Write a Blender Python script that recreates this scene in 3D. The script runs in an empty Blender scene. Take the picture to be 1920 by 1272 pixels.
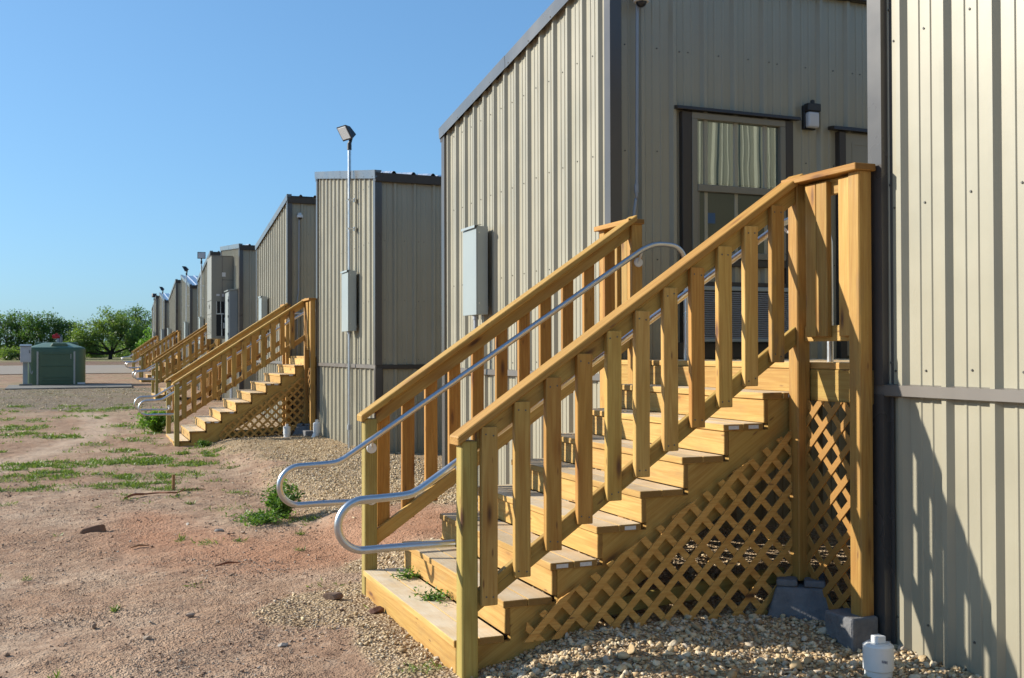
import bpy, bmesh, math, random
import numpy as np
from mathutils import Vector, Matrix, Quaternion
random.seed(7); rng = np.random.default_rng(7)
V = Vector
scene = bpy.context.scene
COL = scene.collection
DZ = 1.65                      # everything is written relative to eye height and lifted at the end
HORIZ = None

# ------------------------------------------------------------------ materials
class NT:
    def __init__(s, name):
        s.m = bpy.data.materials.new(name); s.m.use_nodes = True
        s.t = s.m.node_tree; s.t.nodes.clear()
        s.out = s.n('ShaderNodeOutputMaterial')
        s.b = s.n('ShaderNodeBsdfPrincipled'); s.l(s.b.outputs[0], s.out.inputs[0])
    def n(s, k, **kw):
        x = s.t.nodes.new(k)
        for a, b in kw.items(): setattr(x, a, b)
        return x
    def l(s, a, b): s.t.links.new(a, b)
    def inp(s, node, key, val):
        if hasattr(val, 'is_output') or isinstance(val, bpy.types.NodeSocket): s.l(val, node.inputs[key])
        else: node.inputs[key].default_value = val
    def math(s, op, a, b=None, c=None, clamp=False):
        x = s.n('ShaderNodeMath', operation=op, use_clamp=clamp)
        s.inp(x, 0, a)
        if b is not None: s.inp(x, 1, b)
        if c is not None: s.inp(x, 2, c)
        return x.outputs[0]
    def vm(s, op, a, b=None):
        x = s.n('ShaderNodeVectorMath', operation=op); s.inp(x, 0, a)
        if b is not None: s.inp(x, 1, b)
        return x.outputs[0]
    def noise(s, vec, scale, detail=3, rough=.55, out='Fac', dist=0):
        x = s.n('ShaderNodeTexNoise'); s.l(vec, x.inputs['Vector']); x.inputs['Scale'].default_value = scale
        x.inputs['Detail'].default_value = detail; x.inputs['Roughness'].default_value = rough; x.inputs['Distortion'].default_value = dist
        return x.outputs[out]
    def voro(s, vec, scale, out='Distance', feature='F1'):
        x = s.n('ShaderNodeTexVoronoi', feature=feature); s.l(vec, x.inputs['Vector']); x.inputs['Scale'].default_value = scale
        return x.outputs[out]
    def ramp(s, fac, stops, interp='LINEAR'):
        x = s.n('ShaderNodeValToRGB'); x.color_ramp.interpolation = interp
        e = x.color_ramp.elements
        while len(e) < len(stops): e.new(.5)
        for i, (p, c) in enumerate(stops):
            e[i].position = p; e[i].color = (*c, 1) if len(c) == 3 else c
        s.l(fac, x.inputs[0]); return x.outputs[0]
    def mr(s, v, a, b, c=0., d=1., clamp=True):
        x = s.n('ShaderNodeMapRange', clamp=clamp); s.inp(x, 0, v)
        for i, q in enumerate((a, b, c, d)): x.inputs[i+1].default_value = q
        return x.outputs[0]
    def mix(s, f, a, b, mode='MIX'):
        x = s.n('ShaderNodeMix', data_type='RGBA', blend_type=mode)
        s.inp(x, 0, f)
        for k, v in ((6, a), (7, b)):
            if isinstance(v, (tuple, list)): x.inputs[k].default_value = (*v[:3], 1)
            else: s.l(v, x.inputs[k])
        return x.outputs[2]
    def bump(s, h, strength=.3, dist=.01):
        x = s.n('ShaderNodeBump'); s.l(h, x.inputs['Height']); x.inputs['Strength'].default_value = strength; x.inputs['Distance'].default_value = dist
        s.l(x.outputs[0], s.b.inputs['Normal']); return x
    def set(s, col=None, rough=None, metal=None, spec=None, kk=.78, **kw):
        for k, v in (('Base Color', col), ('Roughness', rough), ('Metallic', metal), ('Specular IOR Level', spec)):
            if v is None: continue
            if k == 'Base Color' and kk != 1:
                v = s.mix(1., v, (kk, kk, kk), 'MULTIPLY') if isinstance(v, bpy.types.NodeSocket) else tuple(q*kk for q in v[:3])
            if isinstance(v, bpy.types.NodeSocket): s.l(v, s.b.inputs[k])
            elif isinstance(v, (tuple, list)): s.b.inputs[k].default_value = (*v[:3], 1)
            else: s.b.inputs[k].default_value = v
        for k, v in kw.items():
            k = k.replace('_', ' ')
            if isinstance(v, (tuple, list)): v = (*v[:3], 1)
            s.b.inputs[k].default_value = v
        return s.m
    def obj(s): return s.n('ShaderNodeTexCoord').outputs['Object']
    def pos(s): return s.n('ShaderNodeNewGeometry').outputs['Position']
    def nrm(s): return s.n('ShaderNodeNewGeometry').outputs['Normal']
    def rnd(s): return s.n('ShaderNodeObjectInfo').outputs['Random']
    def scale(s, v, sc): return s.vm('MULTIPLY', v, sc)
    def attr(s, name, out='Fac'):
        x = s.n('ShaderNodeAttribute', attribute_name=name); return x.outputs[out]

def wood(name, ramp_stops, dust=0., weather=0.):
    k = NT(name)
    r = k.rnd()
    off = k.n('ShaderNodeCombineXYZ')
    k.l(k.math('MULTIPLY', r, 37.), off.inputs[0]); k.l(k.math('MULTIPLY', r, 91.), off.inputs[1]); k.l(k.math('MULTIPLY', r, 53.), off.inputs[2])
    v = k.vm('ADD', k.obj(), off.outputs[0])
    g = k.noise(k.scale(v, (.42, 9, 9)), 1., 2, .45, dist=.15)
    ring = k.math('SINE', k.math('MULTIPLY', g, 70.))
    ring = k.mr(ring, -.55, 1., 0, 1)
    fib = k.noise(k.scale(v, (5, 190, 190)), 1., 2, .6)
    big = k.noise(k.scale(v, (.9, 3, 3)), 1.6, 3)
    kn = k.voro(k.scale(v, (1.9, 7.5, 7.5)), 1.)
    kmask = k.mr(kn, .05, .15, 1, 0)
    khalo = k.mr(kn, .08, .34, 1, 0)
    base = k.ramp(k.math('FRACT', k.math('MULTIPLY', r, 7.31)), [(p, (c_[0]*.98, c_[1]*.96, c_[2]*.86)) for p, c_ in ramp_stops])
    dark = k.mix(1., base, (.66, .50, .34), 'MULTIPLY')
    c = k.mix(k.math('MULTIPLY', ring, .42), base, dark)
    c = k.mix(k.mr(fib, .35, .75, 0, .5), c, dark)
    c = k.mix(k.mr(big, .45, .75, 0, .35), c, k.mix(1., base, (.78, .85, .62), 'MULTIPLY'))
    c = k.mix(k.math('MULTIPLY', khalo, .55), c, k.mix(1., base, (.60, .38, .22), 'MULTIPLY'))
    c = k.mix(kmask, c, (.13, .055, .022))
    kn2 = k.voro(k.scale(v, (3.7, 15, 15)), 1.)
    c = k.mix(k.math('MULTIPLY', k.mr(kn2, .045, .11, 1, 0), .8), c, (.20, .085, .03))
    crack = k.noise(k.scale(v, (.8, 46, 46)), 1., 3, .65)
    c = k.mix(k.mr(crack, .70, .76, 0, .55), c, (.12, .07, .03))
    on = k.n('ShaderNodeSeparateXYZ'); k.l(k.n('ShaderNodeTexCoord').outputs['Normal'], on.inputs[0])
    endg = k.mr(k.math('ABSOLUTE', on.outputs[0]), .8, .95)
    c = k.mix(k.math('MULTIPLY', endg, .85), c, k.mix(1., base, (.40, .34, .26), 'MULTIPLY'))
    wx = k.noise(k.scale(v, (1.1, 5, 5)), 1.7, 5, .7)
    c = k.mix(k.mr(wx, .50, .74, 0, .42), c, k.mix(1., base, (.62, .50, .40), 'MULTIPLY'))
    if weather:
        st = k.noise(k.scale(v, (2.2, 9, 9)), 1.3, 5, .7)
        c = k.mix(k.mr(st, .52, .72, 0, weather), c, (.20, .15, .095))
    if dust:
        nz = k.n('ShaderNodeSeparateXYZ'); k.l(k.nrm(), nz.inputs[0])
        up = k.mr(nz.outputs[2], .7, .9)
        d = k.noise(v, 5., 5, .65)
        dm = k.math('MULTIPLY', up, k.mr(d, .30, .62, .50*dust, dust))
        c = k.mix(dm, c, k.mix(d, (.72, .60, .425), (.84, .715, .53)))
    val = k.n('ShaderNodeHueSaturation')
    k.l(k.mr(k.math('FRACT', k.math('MULTIPLY', r, 13.7)), 0, 1, .78, 1.12), val.inputs['Value']); k.l(c, val.inputs['Color'])
    k.set(val.outputs[0], k.mr(fib, .3, .8, .55, .8), spec=.35)
    h = k.math('ADD', k.math('MULTIPLY', ring, .35), fib)
    k.bump(h, .35, .0022)
    return k.m

M = {}
PINE = [(0, (.62, .40, .12)), (.25, (.73, .475, .165)), (.5, (.60, .33, .085)), (.75, (.57, .39, .115)), (1, (.70, .45, .14))]
M['pine'] = wood('treated_pine', PINE, 0)
M['pine_orange'] = wood('orange_pine', [(0, (.58, .30, .075)), (.5, (.62, .34, .09)), (1, (.56, .28, .065))])
M['pine_green'] = wood('greenish_treated_pine', [(0, (.50, .40, .125)), (1, (.46, .385, .14))])
M['pine_pale'] = wood('pale_pine', [(0, (.69, .45, .16)), (.5, (.72, .47, .175)), (1, (.66, .41, .13))], 0, .25)
M['pine_tread'] = wood('dusty_tread_pine', [(0, (.70, .45, .16)), (1, (.74, .48, .18))], .95)
M['pine_stained'] = wood('stained_pine', [(0, (.52, .31, .09)), (1, (.52, .31, .09))], 0, .85)
M['pine_lattice'] = wood('lattice_pine', [(0, (.80, .47, .15)), (1, (.82, .48, .145))])  # base colour raised to stand in for light bounced off the gravel
M['pine_post'] = wood('post_pine', [(0, (.54, .31, .085)), (1, (.57, .34, .10))], 0, .3)

def painted(name, col, rough=.42, var=.08, wav=.004, spec=.5, dirt=0.):
    k = NT(name); p = k.pos()
    n = k.noise(p, 1.7, 4); n2 = k.noise(k.scale(p, (14, 14, .8)), 1., 4, .6)
    c = k.mix(k.mr(n, .3, .7), tuple(x*(1-var) for x in col), tuple(min(1, x*(1+var)) for x in col))
    c = k.mix(k.mr(n2, .45, .8, 0, .22), c, tuple(x*.82 for x in col))
    if dirt:
        sp = k.n('ShaderNodeSeparateXYZ'); k.l(p, sp.inputs[0])
        d = k.math('MULTIPLY', k.mr(k.math('ADD', sp.outputs[2], k.math('MULTIPLY', n2, .35)), .05, .62, 1, 0), dirt)
        c = k.mix(d, c, (.30, .235, .16))
    k.set(c, k.mr(n, .3, .7, rough-.05, rough+.07), spec=spec)
    k.bump(k.noise(k.scale(p, (1, 1, .35)), 2.3, 2), .5, wav)
    return k.m
M['tan'] = painted('tan_painted_steel', (.392, .360, .266), .36, .05, .006, dirt=.3)
M['bronze'] = painted('bronze_trim_steel', (.092, .083, .076), .30, .10, .003, spec=.55)
M['darktrim'] = painted('dark_bronze_trim', (.062, .052, .044), .42, .10, .003, spec=.35)
M['belt'] = painted('bronze_belt_trim', (.165, .145, .125), .40, .08, .003, spec=.4)
M['fascia'] = painted('bronze_fascia_steel', (.135, .130, .122), .26, .10, .003, spec=.9)
M['boxgrey'] = painted('grey_enamel', (.34, .385, .38), .38, .05, .002)
M['cabgrey'] = painted('blue_grey_enamel', (.21, .25, .28), .40, .06, .002)
M['acbeige'] = painted('beige_enamel', (.27, .255, .21), .42, .06, .002)
M['door'] = painted('tan_door_paint', (.30, .275, .21), .45, .05, .002)
M['winframe'] = painted('clay_window_vinyl', (.25, .225, .17), .45, .05, .001)
M['green'] = painted('green_moulded_plastic', (.088, .145, .074), .42, .12, .004)
M['lidgreen'] = painted('green_lid_plastic', (.17, .26, .18), .45, .10, .004)
def galv(name, col, rough, metal=1.):
    k = NT(name); p = k.obj()
    n = k.voro(p, 60., 'Color'); n2 = k.noise(p, 9., 3)
    c = k.mix(k.math('MULTIPLY', n2, .35), col, tuple(x*.7 for x in col))
    k.set(c, k.mr(n2, .3, .7, rough-.06, rough+.08), metal=metal)
    k.bump(n2, .15, .002); return k.m
M['galv'] = galv('galvanised_steel', (.62, .64, .66), .36)
M['alu'] = galv('aluminium_pipe', (.72, .72, .73), .33)
M['conduit'] = galv('grey_conduit', (.40, .42, .45), .5, .4)
M['galvroof'] = galv('galvalume_roof', (.66, .68, .72), .30)
def plain(name, col, rough=.5, spec=.5, metal=0., var=.12, sc=8., **kw):
    k = NT(name); n = k.noise(k.obj(), sc, 4)
    k.set(k.mix(n, tuple(x*(1-var) for x in col), tuple(min(1, x*(1+var)) for x in col)), rough, metal, spec, **kw); return k.m
M['black'] = plain('black_powder_coat', (.022, .022, .024), .45)
M['dark'] = plain('dark_void', (.012, .012, .012), .8)
M['seam'] = plain('dark_seam', (.05, .047, .042), .7)
M['pvc'] = plain('white_pvc', (.80, .81, .80), .35, var=.05)
M['print'] = plain('blue_grey_print', (.16, .18, .24), .6)
M['white'] = plain('white_plastic', (.78, .78, .76), .4, var=.04)
M['sticker'] = plain('paper_sticker', (.72, .72, .72), .6, var=.2, sc=90.)
M['lens'] = plain('frosted_lens', (.62, .64, .66), .18, var=.05)
M['clearlens'] = plain('milky_lens', (.62, .63, .66), .15, var=.05)
M['red'] = plain('red_paint', (.55, .015, .02), .35)
M['silver'] = plain('pale_silver_enamel', (.62, .60, .58), .4)
M['strip'] = plain('grey_strip', (.50, .48, .42), .5)
M['screw'] = plain('screw_head', (.10, .095, .085), .4)
M['blind'] = plain('white_blind', (.46, .50, .46), .7, var=.05)
M['stakewood'] = plain('weathered_stake_wood', (.42, .22, .10), .8)
M['rootwood'] = plain('orange_brown_bark', (.30, .12, .06), .85, var=.3)
M['chunk'] = plain('brown_broken_wood', (.24, .13, .075), .9, var=.4, sc=14.)
M['fin'] = plain('grey_grille_fin', (.42, .43, .45), .4)
def glass(refl=.34, tcol=(.55, .60, .58), name='window_glass', rough=.02):
    k = NT(name)
    k.set((.018, .022, .022), .02, spec=.5)
    k.b.inputs['IOR'].default_value = 1.5
    gl = k.n('ShaderNodeBsdfGlossy'); gl.inputs['Roughness'].default_value = rough; gl.inputs['Color'].default_value = (.82, .92, .88, 1)
    tr = k.n('ShaderNodeBsdfTransparent'); tr.inputs['Color'].default_value = (*tcol, 1)
    m1 = k.n('ShaderNodeMixShader'); m1.inputs[0].default_value = refl
    k.l(tr.outputs[0], m1.inputs[1]); k.l(gl.outputs[0], m1.inputs[2]); k.l(m1.outputs[0], k.out.inputs[0])
    b = k.n('ShaderNodeBump'); b.inputs['Strength'].default_value = .10; b.inputs['Distance'].default_value = .02
    k.l(k.noise(k.pos(), 1.1, 2), b.inputs['Height']); k.l(b.outputs[0], gl.inputs['Normal'])
    return k.m
M['glass'] = glass(); M['screenglass'] = glass(.10, (.10, .115, .115), 'screened_window_glass', .28)
def concrete(name, col, sc=14.):
    k = NT(name); p = k.obj(); n = k.noise(p, sc, 6, .65); v = k.voro(p, sc*5)
    k.set(k.mix(k.mr(n, .3, .7), tuple(x*.72 for x in col), tuple(x*1.15 for x in col)), .9, spec=.25)
    k.bump(k.math('ADD', n, k.math('MULTIPLY', v, .4)), .7, .008); return k.m
M['conc'] = concrete('grey_concrete', (.20, .20, .205))
M['pad'] = concrete('concrete_pad_grey', (.25, .235, .21), 3.)
def bark():
    k = NT('dark_bark'); p = k.obj(); n = k.noise(k.scale(p, (3, 3, .8)), 2., 5)
    k.set(k.mix(n, (.035, .026, .02), (.10, .075, .055)), .9, spec=.2); k.bump(n, .6, .03); return k.m
M['bark'] = bark()
def leaf(name, a, b, trans=.45):
    k = NT(name); r = k.attr('tint', 'Fac')
    c = k.mix(r, tuple(q*1.12 for q in a), tuple(q*1.12 for q in b))
    k.set(c, .5, spec=.35, kk=1)
    tr = k.n('ShaderNodeBsdfTranslucent'); k.l(k.mix(1., c, (1.25, 1.3, .5), 'MULTIPLY'), tr.inputs[0])
    m = k.n('ShaderNodeMixShader'); m.inputs[0].default_value = trans
    k.l(k.b.outputs[0], m.inputs[1]); k.l(tr.outputs[0], m.inputs[2]); k.l(m.outputs[0], k.out.inputs[0]); return k.m
M['leaf_dark'] = leaf('dark_tree_leaf', (.040, .088, .024), (.105, .18, .042))
M['leaf_mid'] = leaf('mesquite_leaf', (.080, .135, .034), (.185, .255, .065))
M['leaf_bright'] = leaf('bright_leaf', (.09, .19, .03), (.20, .34, .05))
M['leaf_pale'] = leaf('pale_brush_leaf', (.07, .12, .035), (.16, .22, .07))
M['grassblade'] = leaf('short_grass_blade', (.065, .125, .022), (.20, .26, .065), .3)
M['weedleaf'] = leaf('weed_leaf', (.05, .12, .022), (.15, .25, .05), .35)

# ------------------------------------------------------------------ object helpers
LIFT = []
def link(o, parent=None):
    COL.objects.link(o)
    if parent is not None: o.parent = parent
    else: LIFT.append(o)
    return o
def meta(o, label=None, cat=None, group=None, kind=None):
    if label: o['label'] = label
    if cat: o['category'] = cat
    if group: o['group'] = group
    if kind: o['kind'] = kind
    return o
def thing(name, loc, label, cat, group=None):
    o = bpy.data.objects.new(name, None); o.empty_display_size = .1
    o.location = loc; link(o); o['wloc'] = tuple(loc)
    return meta(o, label, cat, group)
def wloc(o): return V(o['wloc']) if o is not None and 'wloc' in o.keys() else V((0, 0, 0))

def bevel_bm(bm, off, seg=1, angle=25):
    es = [e for e in bm.edges if len(e.link_faces) == 2 and e.calc_face_angle(0) > math.radians(angle)]
    if es: bmesh.ops.bevel(bm, geom=es, offset=off, segments=seg, affect='EDGES', profile=.6)

def mesh_obj(name, verts, faces, mats, parent=None, mi=None, origin=None, rot=None, bevel=0, smooth=False, angle=None, seg=1):
    """verts are world coordinates; the object gets its origin (and axes) at origin/rot, relative to its parent"""
    o3 = V(origin) if origin is not None else (wloc(parent) if parent is not None else V((0, 0, 0)))
    R = rot if rot is not None else Matrix.Identity(3)
    Ri = R.transposed()
    me = bpy.data.meshes.new(name)
    me.from_pydata([Ri @ (V(v)-o3) for v in verts], [], faces)
    mats = mats if isinstance(mats, (list, tuple)) else [mats]
    for m in mats: me.materials.append(m)
    if mi is not None: me.polygons.foreach_set('material_index', mi)
    if bevel:
        bm = bmesh.new(); bm.from_mesh(me)
        bmesh.ops.recalc_face_normals(bm, faces=bm.faces)
        bevel_bm(bm, bevel, seg); bm.to_mesh(me); bm.free()
    if smooth:
        me.polygons.foreach_set('use_smooth', [True]*len(me.polygons))
        if angle: me.set_sharp_from_angle(angle=math.radians(angle))
    o = bpy.data.objects.new(name, me)
    pw = V((0, 0, 0))
    q = parent; 
    while q is not None:
        pw = V(q['wloc']) if 'wloc' in q.keys() else pw
        break
    o['wloc'] = tuple(o3); o.location = o3-pw; o.rotation_mode = 'QUATERNION'; o.rotation_quaternion = R.to_quaternion()
    if parent is not None and parent.type == 'MESH' and parent.rotation_quaternion != Quaternion((1, 0, 0, 0)):
        RP = parent.rotation_quaternion.to_matrix().transposed()
        o.location = RP @ (o3-pw); o.rotation_quaternion = (RP @ R).to_quaternion()
    return link(o, parent)

BOXF = [(0, 3, 2, 1), (4, 5, 6, 7), (0, 1, 5, 4), (1, 2, 6, 5), (2, 3, 7, 6), (3, 0, 4, 7)]
def boxv(x0, x1, y0, y1, z0, z1):
    return [(x0, y0, z0), (x1, y0, z0), (x1, y1, z0), (x0, y1, z0), (x0, y0, z1), (x1, y0, z1), (x1, y1, z1), (x0, y1, z1)]
class MB:
    def __init__(s): s.v = []; s.f = []; s.mi = []
    def add(s, v, f, m=0):
        n = len(s.v); s.v += [tuple(x) for x in v]; s.f += [tuple(n+i for i in q) for q in f]; s.mi += [m]*len(f)
    def box(s, x0, x1, y0, y1, z0, z1, m=0): s.add(boxv(x0, x1, y0, y1, z0, z1), BOXF, m)
    def prism(s, pts, d0, d1, axis='y', m=0):
        """pts: polygon in the two other axes"""
        n = len(pts); vs = []
        for d in (d0, d1):
            for a, b in pts:
                vs.append((a, d, b) if axis == 'y' else ((d, a, b) if axis == 'x' else (a, b, d)))
        fs = [tuple(range(n)), tuple(range(2*n-1, n-1, -1))]+[(i, (i+1) % n, n+(i+1) % n, n+i) for i in range(n)]
        s.add(vs, fs, m)
    def cyl(s, p0, p1, r0, r1=None, n=12, m=0, cap=True):
        p0 = V(p0); p1 = V(p1); r1 = r0 if r1 is None else r1
        d = (p1-p0).normalized(); a = d.orthogonal().normalized(); b = d.cross(a)
        vs = []
        for p, r in ((p0, r0), (p1, r1)):
            for i in range(n):
                t = 2*math.pi*i/n; vs.append(p+(a*math.cos(t)+b*math.sin(t))*r)
        fs = [(i, (i+1) % n, n+(i+1) % n, n+i) for i in range(n)]
        if cap: fs += [tuple(range(n-1, -1, -1)), tuple(range(n, 2*n))]
        s.add(vs, fs, m)
    def tube(s, pts, r, n=10, m=0, cap=True):
        pts = [V(p) for p in pts]; rs = r if isinstance(r, (list, tuple)) else [r]*len(pts)
        d0 = (pts[1]-pts[0]).normalized(); a = d0.orthogonal().normalized(); vs = []
        for i, p in enumerate(pts):
            d = (pts[min(i+1, len(pts)-1)]-pts[max(i-1, 0)]).normalized()
            a = (a-d*a.dot(d)).normalized(); b = d.cross(a)
            for k in range(n):
                t = 2*math.pi*k/n; vs.append(p+(a*math.cos(t)+b*math.sin(t))*rs[i])
        fs = []
        for i in range(len(pts)-1):
            for k in range(n):
                fs.append((i*n+k, i*n+(k+1) % n, (i+1)*n+(k+1) % n, (i+1)*n+k))
        if cap: fs += [tuple(range(n-1, -1, -1)), tuple(range((len(pts)-1)*n, len(pts)*n))]
        s.add(vs, fs, m)
    def sphere(s, c, r, seg=14, ring=8, m=0, zs=1., zmin=-1., zmax=1.):
        c = V(c); vs = []; 
        t0 = math.asin(zmin); t1 = math.asin(zmax)
        for j in range(ring+1):
            t = t0+(t1-t0)*j/ring
            for i in range(seg):
                p = 2*math.pi*i/seg; vs.append(c+V((math.cos(t)*math.cos(p)*r, math.cos(t)*math.sin(p)*r, math.sin(t)*r*zs)))
        fs = [(j*seg+i, j*seg+(i+1) % seg, (j+1)*seg+(i+1) % seg, (j+1)*seg+i) for j in range(ring) for i in range(seg)]
        s.add(vs, fs, m)
    def build(s, name, mats, parent=None, **kw): return mesh_obj(name, s.v, s.f, mats, parent, s.mi, **kw)

def board(parent, name, p0, p1, w, t, wdir, mat, plumb=None, bev=.0035):
    """a sawn board from p0 to p1; its own local X runs along the grain. plumb: horizontal axis whose ends are cut vertical"""
    p0 = V(p0); p1 = V(p1); L = (p1-p0).length; x = (p1-p0)/L
    z = V(wdir); z = (z-x*z.dot(x)).normalized(); y = z.cross(x)
    R = Matrix((x, y, z)).transposed(); c = (p0+p1)/2
    vs = []
    for zz in (-w/2, w/2):
        for xx, yy in ((-L/2, -t/2), (L/2, -t/2), (L/2, t/2), (-L/2, t/2)):
            s = 0
            if plumb is not None:
                o = y*yy+z*zz; s = -(o.dot(V(plumb)))/(x.dot(V(plumb)))
            vs.append(c+x*(xx+s)+y*yy+z*zz)
    fs = BOXF
    j = lambda: V((random.uniform(-1, 1), random.uniform(-1, 1), random.uniform(-1, 1)))*.0012
    vs = [v+j() for v in vs]
    LASTB[0] = mesh_obj(name, vs, fs, mat, parent, origin=c, rot=R, bevel=bev)
    return LASTB[0]

def t_last(): return LASTB[0]
LASTB = [None]
def nail(b, xc, y, zs):
    """pairs of screw heads near both ends of a baluster"""
    m = MB()
    for z, d in ((zs[0], -1), (zs[1], 1)):
        for dx in (-.022, .020):
            p = V((xc+dx+random.uniform(-.004, .004), y, z+d*random.uniform(.028, .05))); m.cyl(p, p+V((0, -.0012, 0)), .0048, n=8)
    m.build('screws', M['screw'], b)
def smooth_path(pts, n=6):
    pts = [V(p) for p in pts]; out = []
    P = [pts[0]*2-pts[1]]+pts+[pts[-1]*2-pts[-2]]
    for i in range(1, len(P)-2):
        for k in range(n):
            t = k/n; a, b, c, d = P[i-1], P[i], P[i+1], P[i+2]
            out.append(.5*((2*b)+(c-a)*t+(2*a-5*b+4*c-d)*t*t+(3*b-a-3*c+d)*t**3))
    out.append(pts[-1]); return out

# ------------------------------------------------------------------ terrain
def vnoise(x, y, seed=0):
    xi = np.floor(x).astype(np.int64); yi = np.floor(y).astype(np.int64); fx = x-xi; fy = y-yi
    def h(a, b):
        n = (a*374761393+b*668265263+seed*974634777) & 0x7fffffff
        n = ((n ^ (n >> 13))*1274126177) & 0x7fffffff
        return ((n ^ (n >> 16)) & 0xffff)/65535.
    u = fx*fx*(3-2*fx); v = fy*fy*(3-2*fy)
    return (h(xi, yi)*(1-u)+h(xi+1, yi)*u)*(1-v)+(h(xi, yi+1)*(1-u)+h(xi+1, yi+1)*u)*v
def fbm(x, y, s, o=4, seed=0):
    r = 0; a = .5
    for i in range(o): r = r+a*vnoise(x*s, y*s, seed+i); s *= 2.03; a *= .5
    return r/(1-.5**o)
def sstep(a, b, x): t = np.clip((x-a)/(b-a), 0, 1); return t*t*(3-2*t)
def ground_z(x, y, fine=True):
    x = np.asarray(x, float); y = np.asarray(y, float)
    z = np.interp(y, [-20, 5, 12, 20, 35, 50, 65, 100, 130, 300, 4000], [-1.62, -1.66, -1.68, -1.69, -1.48, -1.28, -1.05, -.6, -.40, -.25, -.25])
    near = sstep(30, 18, y)
    z = z+near*(.06+.08*sstep(4.3, 5.1, y))*sstep(1.9, 2.6, x) + near*.03*sstep(9, 14, y)*sstep(3, 4, x)
    z = z+.07*np.exp(-((y-38)/5.)**2)*sstep(3, 1, x)*sstep(-9, -4, x)
    if fine:
        f = sstep(60, 20, y)
        z = z+f*(.06*(fbm(x, y, .8, 3, 5)-.5)+.034*(fbm(x, y, 4.5, 4, 9)-.5)+.022*(fbm(x, y, 15., 2, 3)-.5))
        z = z+.10*(fbm(x, y, .08, 3, 21)-.5)*sstep(10, 40, y)
    return z
def gz(x, y): return float(ground_z(np.array([x]), np.array([y]))[0])
G1 = [(2.3, 8.2), (1.75, 7.75), (1.27, 7.75), (1.2, 7.0), (1.27, 6.0), (1.3, 5.2), (1.35, 3.0), (9, 2), (9, 7.6), (4.2, 7.9)]
G2 = [(1.9, 20.2), (2.6, 15.6), (2.25, 12.6), (2.35, 10.9), (3.6, 10.3), (9, 10), (9, 28), (2.6, 27), (2.4, 22)]
G3 = [(-9, 33), (1.7, 30.5), (2.2, 36), (2.2, 44), (-9, 46)]
def poly_sd(x, y, P):
    inside = np.zeros(x.shape, bool); d = np.full(x.shape, 1e9)
    for i in range(len(P)):
        ax, ay = P[i]; bx, by = P[(i+1) % len(P)]
        c = ((ay > y) != (by > y)) & (x < (bx-ax)*(y-ay)/(by-ay+1e-12)+ax); inside ^= c
        t = np.clip(((x-ax)*(bx-ax)+(y-ay)*(by-ay))/((bx-ax)**2+(by-ay)**2), 0, 1)
        d = np.minimum(d, np.hypot(x-ax-t*(bx-ax), y-ay-t*(by-ay)))
    return np.where(inside, d, -d)
def gravel_mask(x, y):
    n = (fbm(x, y, 1.6, 4, 31)-.5)
    a = sstep(-.30, .30, poly_sd(x, y, G1)-.10*sstep(2.2, 1.8, x)+n*1.15)
    b = sstep(-.6, .5, poly_sd(x, y, G2)+n*1.6)
    c = sstep(-2., 1.5, poly_sd(x, y, G3)+n*3)*.85
    d = sstep(.4, .6, fbm(x, y, .9, 4, 77))*.25*sstep(8.2, 9, y)*sstep(-.5, 1.0, x)*sstep(14, 11, y)
    return np.clip(np.maximum(np.maximum(a, b), np.maximum(c, d)), 0, 1)

def axis_pts(segs):
    out = []
    for a, b, s in segs: out += list(np.arange(a, b-1e-6, s))
    out.append(segs[-1][1]); return np.array(out)
gx = axis_pts([(-3000, -300, 300), (-300, -60, 20), (-60, -12, 3), (-12, -2.5, .35), (-2.5, 4.6, .05), (4.6, 12, .8), (12, 60, 6), (60, 300, 30), (300, 3000, 300)])
gy = axis_pts([(-40, -4, 4), (-4, 3, .5), (3, 13, .05), (13, 26, .13), (26, 60, .5), (60, 140, 2), (140, 400, 20), (400, 4000, 300)])
X, Y = np.meshgrid(gx, gy); Z = ground_z(X, Y)
nx, ny = len(gx), len(gy)
idx = np.arange(nx*ny).reshape(ny, nx)
quads = np.stack([idx[:-1, :-1], idx[:-1, 1:], idx[1:, 1:], idx[1:, :-1]], -1).reshape(-1, 4)
def np_mesh(name, verts, faces, mats, k, smooth=False, attrs=None):
    me = bpy.data.meshes.new(name)
    me.vertices.add(len(verts)); me.vertices.foreach_set('co', np.asarray(verts, np.float32).ravel())
    nf = len(faces); me.loops.add(nf*k); me.polygons.add(nf)
    me.loops.foreach_set('vertex_index', np.asarray(faces, np.int32).ravel())
    me.polygons.foreach_set('loop_start', np.arange(0, nf*k, k, dtype=np.int32))
    for m in mats: me.materials.append(m)
    me.update(calc_edges=True)
    if smooth: me.polygons.foreach_set('use_smooth', np.ones(nf, bool))
    for nm, (dom, arr) in (attrs or {}).items():
        a = me.attributes.new(nm, 'FLOAT', dom); a.data.foreach_set('value', np.asarray(arr, np.float32).ravel())
    me.validate(); return me

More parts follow.
